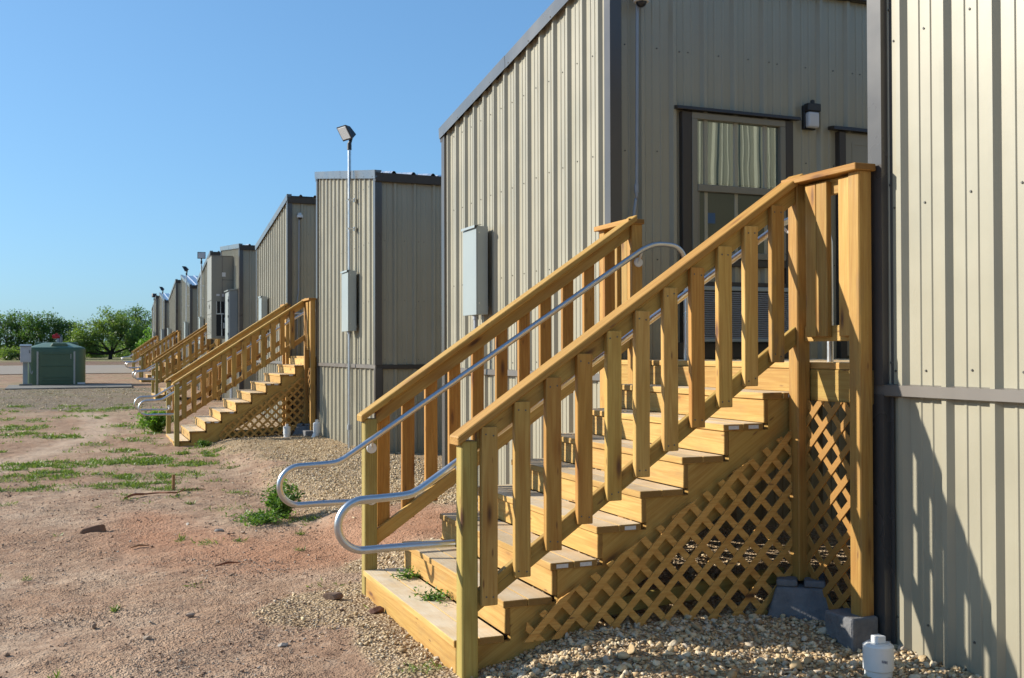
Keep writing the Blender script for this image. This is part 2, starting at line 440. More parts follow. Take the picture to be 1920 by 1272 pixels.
def ground_mat():
    k = NT('dirt_and_gravel'); p = k.pos()
    sx = k.n('ShaderNodeSeparateXYZ'); k.l(p, sx.inputs[0]); yy = sx.outputs[1]
    n1 = k.noise(p, .55, 5, .6); n2 = k.noise(p, 3.2, 6, .62); n3 = k.noise(p, 26., 4, .65)
    dirt = k.ramp(n1, [(.30, (.32, .19, .12)), (.46, (.40, .265, .175)), (.60, (.50, .375, .27)), (.74, (.34, .21, .14))])
    dirt = k.mix(k.mr(n2, .38, .66, 0, .55), dirt, (.47, .35, .25))
    dirt = k.mix(k.mr(n2, .50, .70, 0, .7), dirt, (.27, .155, .10))
    n4 = k.noise(p, 8.5, 5, .65)
    dirt = k.mix(k.mr(n4, .50, .68, 0, .55), dirt, (.24, .145, .095))
    dirt = k.mix(k.mr(n4, .46, .34, 0, .35), dirt, (.56, .44, .33))
    dirt = k.mix(k.mr(n3, .55, .75, 0, .45), dirt, (.25, .155, .10))
    red = k.math('MULTIPLY', k.attr('red'), .62)
    dirt = k.mix(red, dirt, k.mix(n2, (.44, .205, .115), (.50, .265, .155)))
    dirt = k.mix(k.math('MULTIPLY', k.attr('path'), k.mr(n2, .3, .6, .35, .8)), dirt, (.60, .475, .36))
    # pebbly soil specks
    vd = k.voro(p, 55., 'Distance'); vc = k.voro(p, 55., 'Color')
    sv = k.n('ShaderNodeSeparateColor'); k.l(vc, sv.inputs[0])
    peb = k.math('MULTIPLY', k.math('GREATER_THAN', sv.outputs[0], .86), k.mr(vd, .30, .40, 1, 0))
    dirt = k.mix(k.math('MULTIPLY', peb, .65), dirt, k.mix(sv.outputs[1], (.30, .21, .15), (.52, .44, .36)))
    # gravel bed
    gd = k.voro(p, 42., 'Distance'); gc = k.voro(p, 42., 'Color'); sg = k.n('ShaderNodeSeparateColor'); k.l(gc, sg.inputs[0])
    grav = k.ramp(sg.outputs[0], [(0, (.38, .28, .17)), (.4, (.54, .42, .26)), (.75, (.64, .52, .35)), (1, (.44, .38, .30))])
    grav = k.mix(k.mr(gd, .35, .62, 0, .8), grav, (.26, .185, .11))
    gm = k.math('ADD', k.attr('gravel'), k.math('MULTIPLY', k.math('SUBTRACT', n2, .5), .5))
    gm = k.mr(gm, .3, .6)
    dirt = k.mix(1., dirt, (1.05, 1.0, .96), 'MULTIPLY')
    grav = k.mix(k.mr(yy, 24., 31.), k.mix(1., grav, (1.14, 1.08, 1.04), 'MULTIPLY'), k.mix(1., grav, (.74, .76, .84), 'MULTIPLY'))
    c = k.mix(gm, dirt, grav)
    # far field: pale dry grass, a brown bare band and green scrub ground
    far = k.mr(k.math('ADD', yy, k.math('MULTIPLY', k.math('SUBTRACT', n1, .5), 10.)), 80., 84.)
    brown = k.mix(n2, (.21, .125, .085), (.30, .19, .13))
    c = k.mix(far, c, brown)
    dry = k.mix(n1, (.33, .275, .135), (.25, .25, .10))
    far2 = k.mr(k.math('ADD', yy, k.math('MULTIPLY', k.math('SUBTRACT', n1, .5), 16.)), 92., 98.)
    c = k.mix(far2, c, dry)
    gr = k.math('MULTIPLY', k.mr(n1, .50, .62), k.mr(yy, 24., 40.))
    c = k.mix(k.math('MULTIPLY', gr, .5), c, (.16, .17, .06))
    # faint green film of creeping grass where the tufts stand
    c = k.mix(k.math('MULTIPLY', k.attr('turf'), k.mr(n3, .35, .65, .15, .75)), c, (.15, .185, .05))
    k.set(c, .95, spec=.15)
    cl1 = k.mr(k.voro(p, 34., feature='SMOOTH_F1'), .05, .55, 1, 0); cl2 = k.mr(k.voro(p, 95., feature='SMOOTH_F1'), .05, .55, 1, 0)
    h = k.math('ADD', k.math('MULTIPLY', k.math('MULTIPLY', cl1, n3), .9), k.math('MULTIPLY', cl2, .35))
    h = k.math('ADD', h, k.math('MULTIPLY', k.math('MULTIPLY', gm, k.mr(gd, .1, .6, 1, 0)), .9))
    h = k.math('ADD', h, k.math('MULTIPLY', peb, .5))
    h = k.math('ADD', h, k.math('MULTIPLY', n2, 1.2))
    h = k.math('MULTIPLY', h, k.mr(k.noise(p, 1.3, 4, .6), .36, .62, .3, 1.1))
    k.bump(h, .85, .028); return k.m
REDP = [(.5, 11.6), (1.4, 9.6), (3.4, 10.4), (3.8, 8.6), (2.2, 8.2), (1.2, 8.1), (.4, 9.2)]
# turf patches (centre, half sizes, density)
TURF = [(.4, 17.4, 1.3, .75, 1.), (-.5, 15.6, .9, .5, .9), (1.05, 15.2, .75, .45, .9), (.35, 14.3, .65, .35, .9), (-.75, 14.2, .55, .3, .8), (1.5, 16.6, .5, .5, .6),
        (.45, 13.2, .4, .2, .5), (.9, 21.6, .45, .5, .8), (1.3, 22.8, .35, .5, 1.), (.75, 24.8, .5, .6, .7), (-1.3, 25., .8, .8, .9), (-.4, 28.0, .6, .8, .6), (.3, 30.5, .8, .8, .8), (1.05, 31.4, .5, .7, .8),
        (-1.9, 21.5, .7, .5, .7), (1.02, 9.6, .26, .2, 1.), (.80, 9.8, .12, .12, .7), (1.25, 9.5, .1, .1, .6), (1.35, 11.6, .35, .18, .5), (1.75, 10.55, .32, .2, 1.), (2.1, 10.4, .15, .12, .8), (1.62, 5.32, .15, .1, .6), (1.5, 6.9, .1, .1, .3), (1.6, 7.5, .12, .1, .4),
        (1.25, 20.3, .2, .3, .6), (1.75, 19.3, .25, .2, .5), (2.0, 18.4, .3, .2, .4), (-.2, 44.6, 1.3, .4, .9), (-3, 30, 1.5, 1.5, .5)]
_r = random.Random(5)
for _ in range(46): TURF.append((_r.uniform(-1.6, 2.0), _r.uniform(12.6, 18.5), _r.uniform(.08, .34), _r.uniform(.06, .25), _r.uniform(.6, 1.)))
for _ in range(40): TURF.append((_r.uniform(-3, 1.4), _r.uniform(19, 33), _r.uniform(.12, .5), _r.uniform(.15, .6), _r.uniform(.5, 1.)))
for _ in range(22): TURF.append((_r.uniform(-1.2, 2.2), _r.uniform(5, 12.5), _r.uniform(.02, .06), _r.uniform(.02, .06), _r.uniform(.5, 1.)))
def turf_mask(x, y):
    m = np.zeros(np.shape(x))
    n = fbm(x, y, 3.5, 3, 55)
    for cx, cy, a, b, d in TURF:
        r = np.hypot((x-cx)/a, (y-cy)/b); m = np.maximum(m, d*sstep(1.15, .35, r+(n-.5)*1.5))
    return m*(.15+.85*sstep(.42, .56, fbm(x, y, 6., 3, 57)))
M['ground'] = ground_mat()
red = sstep(-.5, .4, poly_sd(X, Y, REDP)+(fbm(X, Y, 1.5, 3, 8)-.5)*.8)
gme = np_mesh('ground', np.stack([X, Y, Z], -1).reshape(-1, 3), quads, [M['ground']], 4, True,
              {'gravel': ('POINT', gravel_mask(X, Y)), 'red': ('POINT', red), 'turf': ('POINT', turf_mask(X, Y))})
_pl = [(-1.9, 15.5), (-1.0, 18.2), (-.1, 21.5), (.35, 25), (.1, 29), (-.4, 34), (-.9, 41)]
_d = np.full(X.shape, 1e9)
for (ax, ay), (bx, by) in zip(_pl[:-1], _pl[1:]):
    tt = np.clip(((X-ax)*(bx-ax)+(Y-ay)*(by-ay))/((bx-ax)**2+(by-ay)**2), 0, 1); _d = np.minimum(_d, np.hypot(X-ax-tt*(bx-ax), (Y-ay-tt*(by-ay))*.6))
_pa = gme.attributes.new('path', 'FLOAT', 'POINT'); _pa.data.foreach_set('value', (sstep(.55, .15, _d+(fbm(X, Y, 1.2, 3, 66)-.5)*.5)*1.).astype(np.float32).ravel())
go = bpy.data.objects.new('ground', gme); link(go); meta(go, kind='structure')

# road: a gravel track laid as a thin sheet over the ground
def road():
    ys = np.linspace(61, 80, 14); xs = np.concatenate([np.linspace(-70, -8, 14), np.linspace(-7, 2.6, 14)])
    XX, YY = np.meshgrid(xs, ys); YY = YY+(.8*(fbm(XX, YY*0, .15, 2, 4)-.5)); ZZ = ground_z(XX, YY)+.03
    i = np.arange(XX.size).reshape(XX.shape); q = np.stack([i[:-1, :-1], i[:-1, 1:], i[1:, 1:], i[1:, :-1]], -1).reshape(-1, 4)
    k = NT('pale_gravel_road'); p = k.pos(); n = k.noise(k.scale(p, (.25, 1.2, 1)), 1.2, 5); n2 = k.noise(p, 22., 3)
    k.set(k.mix(n2, k.mix(n, (.27, .225, .18), (.36, .305, .25)), (.41, .36, .30)), .95, spec=.1); k.bump(n2, .5, .02)
    me = np_mesh('road', np.stack([XX, YY, ZZ], -1).reshape(-1, 3), q, [k.m], 4, True)
    o = bpy.data.objects.new('road', me); link(o); meta(o, kind='structure')
road()

# loose stones -----------------------------------------------------------
def ico(sub):
    bm = bmesh.new(); bmesh.ops.create_icosphere(bm, subdivisions=sub, radius=1)
    v = np.array([q.co[:] for q in bm.verts]); f = np.array([[a.index for a in q.verts] for q in bm.faces]); bm.free(); return v, f
def stones(xy, size, sub, flat=.7):
    v, f = ico(sub); n = len(xy)
    if n == 0: return np.zeros((0, 3)), np.zeros((0, 3), int), np.zeros(0)
    sc = size[:, None]*np.stack([rng.uniform(.75, 1.3, n), rng.uniform(.6, 1.0, n), rng.uniform(.45, .8, n)*flat/.7], -1)
    # angular facets: squash along random planes
    P = np.repeat(v[None], n, 0)
    for _ in range(10):
        d = rng.normal(size=(n, 3)); d /= np.linalg.norm(d, axis=1, keepdims=True)
        h = rng.uniform(.22, .72, n)
        s = np.einsum('nvk,nk->nv', P, d); over = np.clip(s-h[:, None], 0, None)
        P = P-over[..., None]*d[:, None, :]
    P = P*sc[:, None, :]
    a = rng.uniform(0, 6.283, n); ca, sa = np.cos(a), np.sin(a)
    tl = rng.normal(0, .35, n); ct, st = np.cos(tl), np.sin(tl)
    x, y, z = P[..., 0], P[..., 1], P[..., 2]
    y, z = y*ct[:, None]-z*st[:, None], y*st[:, None]+z*ct[:, None]
    x, y = x*ca[:, None]-y*sa[:, None], x*sa[:, None]+y*ca[:, None]
    zz = ground_z(xy[:, 0], xy[:, 1])+size*rng.uniform(.05, .38, n)
    P = np.stack([x+xy[:, 0:1], y+xy[:, 1:2], z+zz[:, None]], -1)
    F = f[None]+(np.arange(n)*len(v))[:, None, None]
    return P.reshape(-1, 3), F.reshape(-1, 3), np.repeat(rng.uniform(0, 1, n), len(v))
def scatter(n, x0, x1, y0, y1, fn):
    xy = np.stack([rng.uniform(x0, x1, n), rng.uniform(y0, y1, n)], -1)
    keep = rng.uniform(0, 1, n) < fn(xy[:, 0], xy[:, 1]); return xy[keep]
def stone_mat(name, stops):
    k = NT(name); t = k.attr('tint'); n = k.noise(k.pos(), 60., 4, .6)
    c = k.ramp(t, stops); c = k.mix(k.mr(n, .35, .7, 0, .4), c, k.mix(1., c, (.72, .62, .50), 'MULTIPLY'))
    k.set(c, .88, spec=.2, kk=.98 if 'gravel' in name else .78); k.bump(n, .5, .006); return k.m
M['gravel'] = stone_mat('cream_limestone_gravel', [(0, (.34, .22, .12)), (.25, (.48, .35, .195)), (.55, (.60, .475, .295)), (.8, (.65, .54, .375)), (.9, (.40, .34, .27)), (1, (.70, .60, .45))])
M['pebble'] = stone_mat('brown_soil_pebble', [(0, (.27, .165, .11)), (.35, (.36, .245, .175)), (.7, (.42, .32, .24)), (.9, (.47, .42, .36)), (1, (.56, .50, .42))])
def pile(name, parts, mat, label):
    vs = []; fs = []; ts = []; o = 0
    for v, f, t in parts: vs.append(v); fs.append(f+o); ts.append(t); o += len(v)
    me = np_mesh(name, np.concatenate(vs), np.concatenate(fs), [mat], 3, False, {'tint': ('POINT', np.concatenate(ts))})
    ob = bpy.data.objects.new(name, me); link(ob); meta(ob, label, 'gravel', kind='stuff'); return ob
def lnsize(n, m, s, lo, hi): return np.clip(np.exp(rng.normal(math.log(m), s, n)), lo, hi)
nearq = lambda x, y: gravel_mask(x, y)**1.3
a = scatter(19000, 1.9, 4.15, 3.4, 5.35, lambda x, y: nearq(x, y)*(.25+.75*sstep(.38, .58, fbm(x, y, 2.6, 4, 71)))); b = scatter(2700, 1.9, 4.15, 3.4, 5.4, lambda x, y: nearq(x, y)*(.3+.7*sstep(.36, .6, fbm(x, y, 2.1, 4, 72))))
c = scatter(11000, 1.0, 2.0, 4.2, 8.4, lambda x, y: nearq(x, y)*.75*sstep(.36, .6, fbm(x, y, 2.4, 4, 43))); d = scatter(9000, 1.9, 4.4, 5.2, 8.2, lambda x, y: nearq(x, y)*.8)
e = scatter(40000, 1.6, 4.4, 8.2, 20., lambda x, y: gravel_mask(x, y)**1.5*sstep(23, 12, y)); 
e2 = scatter(9000, -6, 4., 20., 44., lambda x, y: gravel_mask(x, y)**1.5*.8)
pile('gravel', [stones(a, lnsize(len(a), .0112, .55, .004, .032), 1), stones(b, lnsize(len(b), .020, .40, .010, .046), 2),
                stones(c, lnsize(len(c), .0095, .5, .004, .030), 1), stones(d, lnsize(len(d), .014, .4, .006, .034), 1),
                stones(e, lnsize(len(e), .013, .4, .006, .028), 1), stones(e2, lnsize(len(e2), .026, .3, .012, .05), 1)], M['gravel'], 'loose cream limestone gravel spread beside the buildings')
a = scatter(42000, -1.6, 2.3, 4.4, 9., lambda x, y: .16+.84*sstep(.50, .66, fbm(x, y, 1.7, 4, 90))); b = scatter(22000, -1.6, 3., 9., 18., lambda x, y: .2+.8*sstep(.52, .64, fbm(x, y, 1.1, 4, 91)))
a2 = scatter(420, -1.6, 2.0, 4.4, 12., lambda x, y: .15+sstep(.45, .62, fbm(x, y, 1.5, 4, 92)))
pile('pebbles', [stones(a, lnsize(len(a), .0048, .55, .002, .015), 1), stones(b, lnsize(len(b), .0075, .5, .003, .02), 1), stones(a2, lnsize(len(a2), .016, .4, .008, .035), 2, .6)], M['pebble'], 'small brown pebbles strewn over the reddish dirt yard')
def rock(px, py, r, label, col, seed):
    v, f = ico(3); rs = np.random.default_rng(seed)
    for _ in range(9):
        d = rs.normal(size=3); d /= np.linalg.norm(d); s = v@d; v = v-np.clip(s-rs.uniform(.45, .8), 0, None)[:, None]*d*.95
    v = v*np.array([r, r*.75, r*.55]); v = v+np.array([px, py, gz(px, py)+r*.2])
    k = NT('rock_'+str(seed)); n = k.noise(k.obj(), 25., 5); k.set(k.mix(n, tuple(q*.6 for q in col), col), .9, spec=.2); k.bump(n, .6, .01)
    o = mesh_obj('rock', v.tolist(), f.tolist(), k.m, None, origin=(px, py, gz(px, py)))
    meta(o, label, 'rock')
rock(1.55, 7.02, .075, 'dark brown rock lying in gravel just left of the nearest bottom step', (.30, .20, .145), 1)
rock(1.74, 6.55, .06, 'reddish brown rock touching the front edge of the nearest bottom step', (.25, .13, .09), 2)
rock(1.17, 10.1, .05, 'pale grey stone on red dirt right of the small grass tuft', (.42, .38, .34), 3)
rock(.33, 6.45, .026, 'small pale tan stone alone in the lower left dirt', (.56, .44, .33), 4)
rock(.62, 6.9, .036, 'light brown stone in the middle of the bare foreground dirt', (.50, .38, .29), 5)
rock(1.05, 6.05, .032, 'flat pale grey stone in the foreground dirt left of the gravel', (.52, .46, .40), 6)

# ------------------------------------------------------------------ grass and plants
def leaf_mesh(name, P, D, U, L, W, mat, tint, parent=None, origin=(0, 0, 0), smooth=False):
    """quads: centre base P, along D (unit), width dir U"""
    n = len(P); s = W[:, None]*U*.5; tip = P+D*L[:, None]
    mid = P+D*(L*.5)[:, None]
    vs = np.stack([P, mid-s, tip, mid+s], 1).reshape(-1, 3)-np.array(origin)
    fs = np.arange(n*4).reshape(n, 4)
    me = np_mesh(name, vs, fs, [mat], 4, smooth, {'tint': ('POINT', np.repeat(tint, 4))})
    o = bpy.data.objects.new(name, me); o['wloc'] = tuple(origin)
    o.location = V(origin)-wloc(parent) if parent is not None else V(origin)
    return link(o, parent)
def unit(a): return a/np.linalg.norm(a, axis=-1, keepdims=True)
def grass():
    xs = []
    for cx, cy, a, b, d in TURF:
        n = int(a*b*d*(13000 if cy < 13 else 9000 if cy < 20 else 3000))+40
        xs.append(scatter(n*2, cx-a*1.2, cx+a*1.2, cy-b*1.2, cy+b*1.2, lambda x, y: turf_mask(x, y)*.8))
    xy = np.concatenate(xs); n = len(xy)
    P = np.stack([xy[:, 0], xy[:, 1], ground_z(xy[:, 0], xy[:, 1])-.003], -1)
    D = unit(np.stack([rng.normal(0, .75, n), rng.normal(0, .75, n), rng.uniform(.25, 1., n)], -1))
    U = unit(np.cross(D, rng.normal(size=(n, 3))))
    far = sstep(9, 25, xy[:, 1])
    o = leaf_mesh('grass', P, D, U, rng.uniform(.02, .07, n)*(1+.25*far), rng.uniform(.004, .010, n)*(1+1.8*far), M['grassblade'], np.clip(rng.normal(.45, .28, n), 0, 1))
    meta(o, 'low green creeping grass in patches on the dirt yard', 'grass', kind='stuff')
grass()
def weed(name, cx, cy, h, r, nstem, nleaf, ll, mat, label, cat='plant', lean=(0, 0)):
    z0 = gz(cx, cy); root = thing(name, (cx, cy, z0), label, cat)
    mb = MB(); P = []; D = []
    for i in range(nstem):
        a = random.uniform(0, 6.283); rr = r*random.uniform(.2, 1); hh = h*random.uniform(.45, 1)*(1-.35*rr/r)
        b = V((cx+random.uniform(-.04, .04), cy+random.uniform(-.04, .04), z0)); t = V((cx+math.cos(a)*rr+lean[0], cy+math.sin(a)*rr+lean[1], z0+hh))
        pts = [b, b.lerp(t, .5)+V((0, 0, hh*.18)), t]; pts = smooth_path(pts, 4)
        mb.tube(pts, [.004*(1-.8*j/len(pts)) for j in range(len(pts))], 4, cap=False)
        for j in range(nleaf):
            f = random.uniform(.12, 1); q = pts[int(f*(len(pts)-1))]
            P.append(tuple(q+V((random.gauss(0, .022), random.gauss(0, .022), random.gauss(0, .018))))); D.append((random.gauss(0, 1), random.gauss(0, 1), random.gauss(.25, .5)))
    mb.build('stems', M['weedleaf'], root)
    P = np.array(P); D = unit(np.array(D)); n = len(P); U = unit(np.cross(D, rng.normal(size=(n, 3))))
    P[:, 2] = np.maximum(P[:, 2], z0+.004)
    leaf_mesh('leaves', P, D, U, rng.uniform(.6, 1.2, n)*ll, rng.uniform(.3, .5, n)*ll, mat, np.clip(rng.normal(.5, .28, n), 0, 1), root, (cx, cy, z0))
weed('weed_plant', 1.86, 10.75, .44, .24, 34, 55, .05, M['weedleaf'], 'leafy green weed growing behind the looped ends of the nearest handrails')
weed('trailing_weed', 1.62, 10.5, .13, .42, 26, 40, .04, M['weedleaf'], 'low spreading weed in front of the taller handrail weed')
weed('bush', 1.40, 23.1, .58, .50, 60, 60, .07, M['leaf_bright'], 'bright green bush left of the second staircase', 'bush')
weed('sprig', 2.02, 6.72, .05, .17, 10, 22, .028, M['weedleaf'], 'small weed sprig sprouting through the far half of the bottom step', 'plant')
weed('sprig', 1.95, 6.05, .045, .19, 10, 22, .028, M['weedleaf'], 'wispy weed sprig lying across the middle of the bottom step', 'plant')
for o in list(bpy.data.objects):
    if o.name.startswith('sprig') and o.parent is None: o.location.z = -1.487; o.location.x -= 0
weed('weed_tuft', 1.98, 19.5, .16, .2, 14, 30, .05, M['weedleaf'], 'small green weed tuft at the corner of the second staircase foot')

# ------------------------------------------------------------------ buildings
PITCH = .3048
def rib_profile(u0, u1, anchor, flat=.032):
    pts = []; k0 = math.floor((u0-anchor)/PITCH)-1; k1 = math.ceil((u1-anchor)/PITCH)+1
    for k in range(k0, k1+1):
        a = anchor+k*PITCH
        pts += [(a-.024, flat), (a, 0), (a+.03, 0), (a+.054, flat)]
        for c in (a+.125, a+.205): pts += [(c-.013, flat), (c-.007, flat-.006), (c+.007, flat-.006), (c+.013, flat)]
    pts = [p for p in pts if u0 < p[0] < u1]
    return [(u0, flat)]+pts+[(u1, flat)]
def rib_wall(mb, axis, plane, sgn, u0, u1, anchor, z0, ztop, rows=(), off=0.):
    """axis 'x': the wall stands on x=plane, runs along y, depth grows along sgn*x"""
    pr = rib_profile(u0, u1, anchor); vs = []
    for z in ('lo', 'hi'):
        for u, d in pr:
            zz = z0(u) if (z == 'lo' and callable(z0)) else z0 if z == 'lo' else ztop(u) if callable(ztop) else ztop
            w = plane+sgn*(d+off); vs.append((w, u, zz) if axis == 'x' else (u, w, zz))
    n = len(pr); mb.add(vs, [(i, i+1, n+i+1, n+i) for i in range(n-1)])
    k0 = math.ceil((u0-anchor)/PITCH); k1 = math.floor((u1-anchor)/PITCH)
    for zr in rows:
        for k in range(k0-1, k1+1):
            for du, dd in ((.165, .032),) + (((.08, .032),) if k % 3 == 0 else ()):
                u = anchor+k*PITCH+du
                if not (u0+.03 < u < u1-.03): continue
                zt = ztop(u) if callable(ztop) else ztop
                zr2 = zr+random.uniform(-.008, .008)
                if zr2 > zt-.05: continue
                w0 = plane+sgn*(dd+off); w1 = w0-sgn*.006
                a, b = ((w0, u, zr2), (w1, u, zr2)) if axis == 'x' else ((u, w0, zr2), (u, w1, zr2))
                mb.cyl(a, b, .0072, .0055, 6, 1)
XE = 16.0
def building(kind, near, label, name='metal_building', zl=2.68, zh=3.33):
    """kind 'B': roof high at the near side; kind 'C': roof high at the far side"""
    W = 4.36 if kind == 'B' else 4.25
    far = near+W; X0 = 4.0
    gnd = gz(4.6, near+W/2)-.10
    g_at = lambda u: gz(4.05, u)-.06
    ztop = (lambda u: zh+(zl-zh)*(u-near)/W) if kind == 'B' else (lambda u: zl+(zh-zl)*(u-near)/W)
    anchor_e = near+(3.889 if kind == 'B' else 4.037); anchor_s = 4.59
    b = thing(name, (4.0, near, gz(4.05, near)), label, 'building')
    rows = (-.1, .78, 1.68, 2.55)
    mb = MB(); rib_wall(mb, 'x', X0, 1, near+.03, far-.03, anchor_e, -.20, lambda u: ztop(u)-.05, rows); mb.build('end_wall', [M['tan'], M['screw']], b)
    mb = MB(); rib_wall(mb, 'y', near, 1, X0+.03, XE, anchor_s, -.20, ztop(near)-.05, rows if near < 30 else ()); mb.build('side_wall', [M['tan'], M['screw']], b)
    mb = MB(); rib_wall(mb, 'y', far, -1, X0+.03, XE, anchor_s, -.20, ztop(far)-.05); mb.build('side_wall', [M['tan'], M['screw']], b)
    mb = MB(); mb.add([(XE, near, gnd), (XE, far, gnd), (XE, far, ztop(far)), (XE, near, ztop(near))], [(0, 1, 2, 3)]); mb.build('back_wall', M['tan'], b)
    mb = MB()
    rib_wall(mb, 'x', X0, 1, near+.03, far-.03, anchor_e+.012, g_at, -.225, (-1.42,) if near < 6 else (), .012)
    mb.build('skirt', [M['tan'], M['screw']], b)
    mb = MB()
    rib_wall(mb, 'y', near, 1, X0+.03, XE, anchor_s+.012, lambda u: gz(u, near)-.06, -.225, (), .012)
    mb.build('skirt', [M['tan'], M['screw']], b)
    # belt trim: sloped drip ledge
    mb = MB()
    pr = [(.045, -.172), (-.008, -.180), (-.012, -.236), (.0, -.242), (.005, -.236), (.045, -.232)]
    mb.prism([(X0+a, z) for a, z in pr], near+.005, far-.005, 'y')
    mb.build('belt_trim', M['belt'], b)
    mb = MB(); mb.prism([(near+a, z) for a, z in pr], X0+.005, XE-.1, 'x'); mb.build('belt_trim', M['darktrim'], b)  # shaded side run coloured darker than the sunlit end run of the same belt
    # corner trims
    for yc, s in ((near, 1), (far, -1)):
        mb = MB(); zt = ztop(yc)-.06; zb = g_at(yc)-.02
        # L-shaped box corner, 50 mm proud of the flat, with a thin flange on the wall
        lt = (X0-.017, yc-s*.017)
        pts = [(X0-.017, yc-s*.017), (X0-.017, yc+s*.088), (X0+.030, yc+s*.088), (X0+.030, yc+s*.118), (X0+.0335, yc+s*.118), (X0+.0335, yc+s*.05), (X0+.05, yc+s*.0335),
               (X0+.118, yc+s*.0335), (X0+.118, yc+s*.030), (X0+.088, yc+s*.030), (X0+.088, yc-s*.017)]
        mb.prism(pts, -.180, zt, 'z'); mb.prism([(x+.003 if i < 3 else x, y+s*.003 if i in (0, 10) else y) for i, (x, y) in enumerate(pts)], zb, -.230, 'z')
        for zz in (-.06, .9, 1.85): mb.cyl((X0+.03, yc+s*.103, zz), (X0+.024, yc+s*.103, zz), .008, .006, 6, 1)
        o = mb.build('corner_trim', [M['bronze'], M['screw']], b)
    # roof sheet with ribs running down the slope
    mb = MB(); pr = rib_profile(X0-.03, XE+.05, 4.55, -.032)
    y0, y1 = near-.07, far+.07; zz = lambda y: ztop(y)+.004
    n = len(pr); vs = [(u, y0, zz(y0)+.032-(.032+d)+0) for u, d in [(u, -.032-d if False else d) for u, d in pr]]
    vs = [(u, y, zz(y)+(.034 if abs(d) < 1e-6 else 0 if d < -.03 else .005)) for y in (y0, y1) for u, d in pr]
    mb.add(vs, [(i, n+i, n+i+1, i+1) for i in range(n-1)])
    mb.build('roof', M['galvroof'], b)
    # rake trim over the end wall
    mb = MB(); t = .040; hgt = .125
    for y0_, y1_ in ((near-.06, near+W*.52), (near+W*.52, far+.06)):
        pa = [(X0-.035, y0_, ztop(y0_)+t), (X0+.07, y0_, ztop(y0_)+t), (X0+.07, y0_, ztop(y0_)+t-.02), (X0-.022, y0_, ztop(y0_)+t-hgt), (X0-.030, y0_, ztop(y0_)+t-hgt-.004)]
        pb = [(x, y1_, z-ztop(y0_)+ztop(y1_)) for x, y, z in pa]
        e = 0 if y0_ < near else .004
        pa = [(x-e*.6, y, z+e*.5) for x, y, z in pa]; pb = [(x-e*.6, y, z+e*.5) for x, y, z in pb]
        mb.add(pa+pb, [(0, 1, 2, 3, 4), (9, 8, 7, 6, 5)]+[(i, i+5, (i+1) % 5+5, (i+1) % 5) for i in range(5)])
    for k in range(9):
        u = near+.1+k*(W-.2)/8; zc = ztop(u)+t-hgt+.02
        mb.cyl((X0-.022, u, zc), (X0-.036, u, zc), .009, .006, 6, 1)
    mb.build('rake_trim', [M['fascia'], M['screw']], b)
    # eave trims
    for yc, s in ((near, -1), (far, 1)):
        mb = MB(); zt = ztop(yc)-.006
        mb.prism([(yc+s*.065, zt), (yc-s*.02, zt), (yc-s*.02, zt-.13), (yc+s*.045, zt-.13), (yc+s*.052, zt-.125)], X0-.020, XE, 'x')
        mb.build('eave_trim', M['darktrim'], b)
    return b

NEARS = {'A': .32, 'B': 7.65, 'C': 15.17, 'D': 22.45, 'E': 29.95, 'F': 37.25, 'G': 44.8, 'H': 52.05, 'I': 59.6, 'J': 66.85}
BL = {'A': 'tan ribbed metal building cropped by the right edge, staircase shadow across its wall',
      'B': 'tall tan metal building behind the nearest staircase, with window and sloping dark roof trim',
      'C': 'tan metal building behind the tallest nearby flood light pole, flat-looking roof edge',
      'D': 'tan metal building rising behind the second staircase, with dome camera on its side',
      'E': 'tan metal building that carries the big beige air conditioner',
      'F': 'tan metal building just past the big air conditioner, mostly hidden by it',
      'G': 'far tan metal building with a larger shiny blue-grey roof slope',
      'H': 'far tan metal building between the two shiny roof slopes',
      'I': 'far tan metal building with the smaller shiny roof slope',
      'J': 'farthest tan metal building at the end of the row'}
BLD = {}
for k_, nr in NEARS.items():
    BLD[k_] = building('C' if k_ in 'ACEGI' else 'B', nr, BL[k_], zl={'E': 3.02, 'G': 2.80, 'I': 2.88, 'F': 2.8, 'H': 2.8, 'J': 2.85}.get(k_, 2.68), zh={'E': 3.33}.get(k_, 3.47 if k_ in 'FGHIJ' else 3.33))

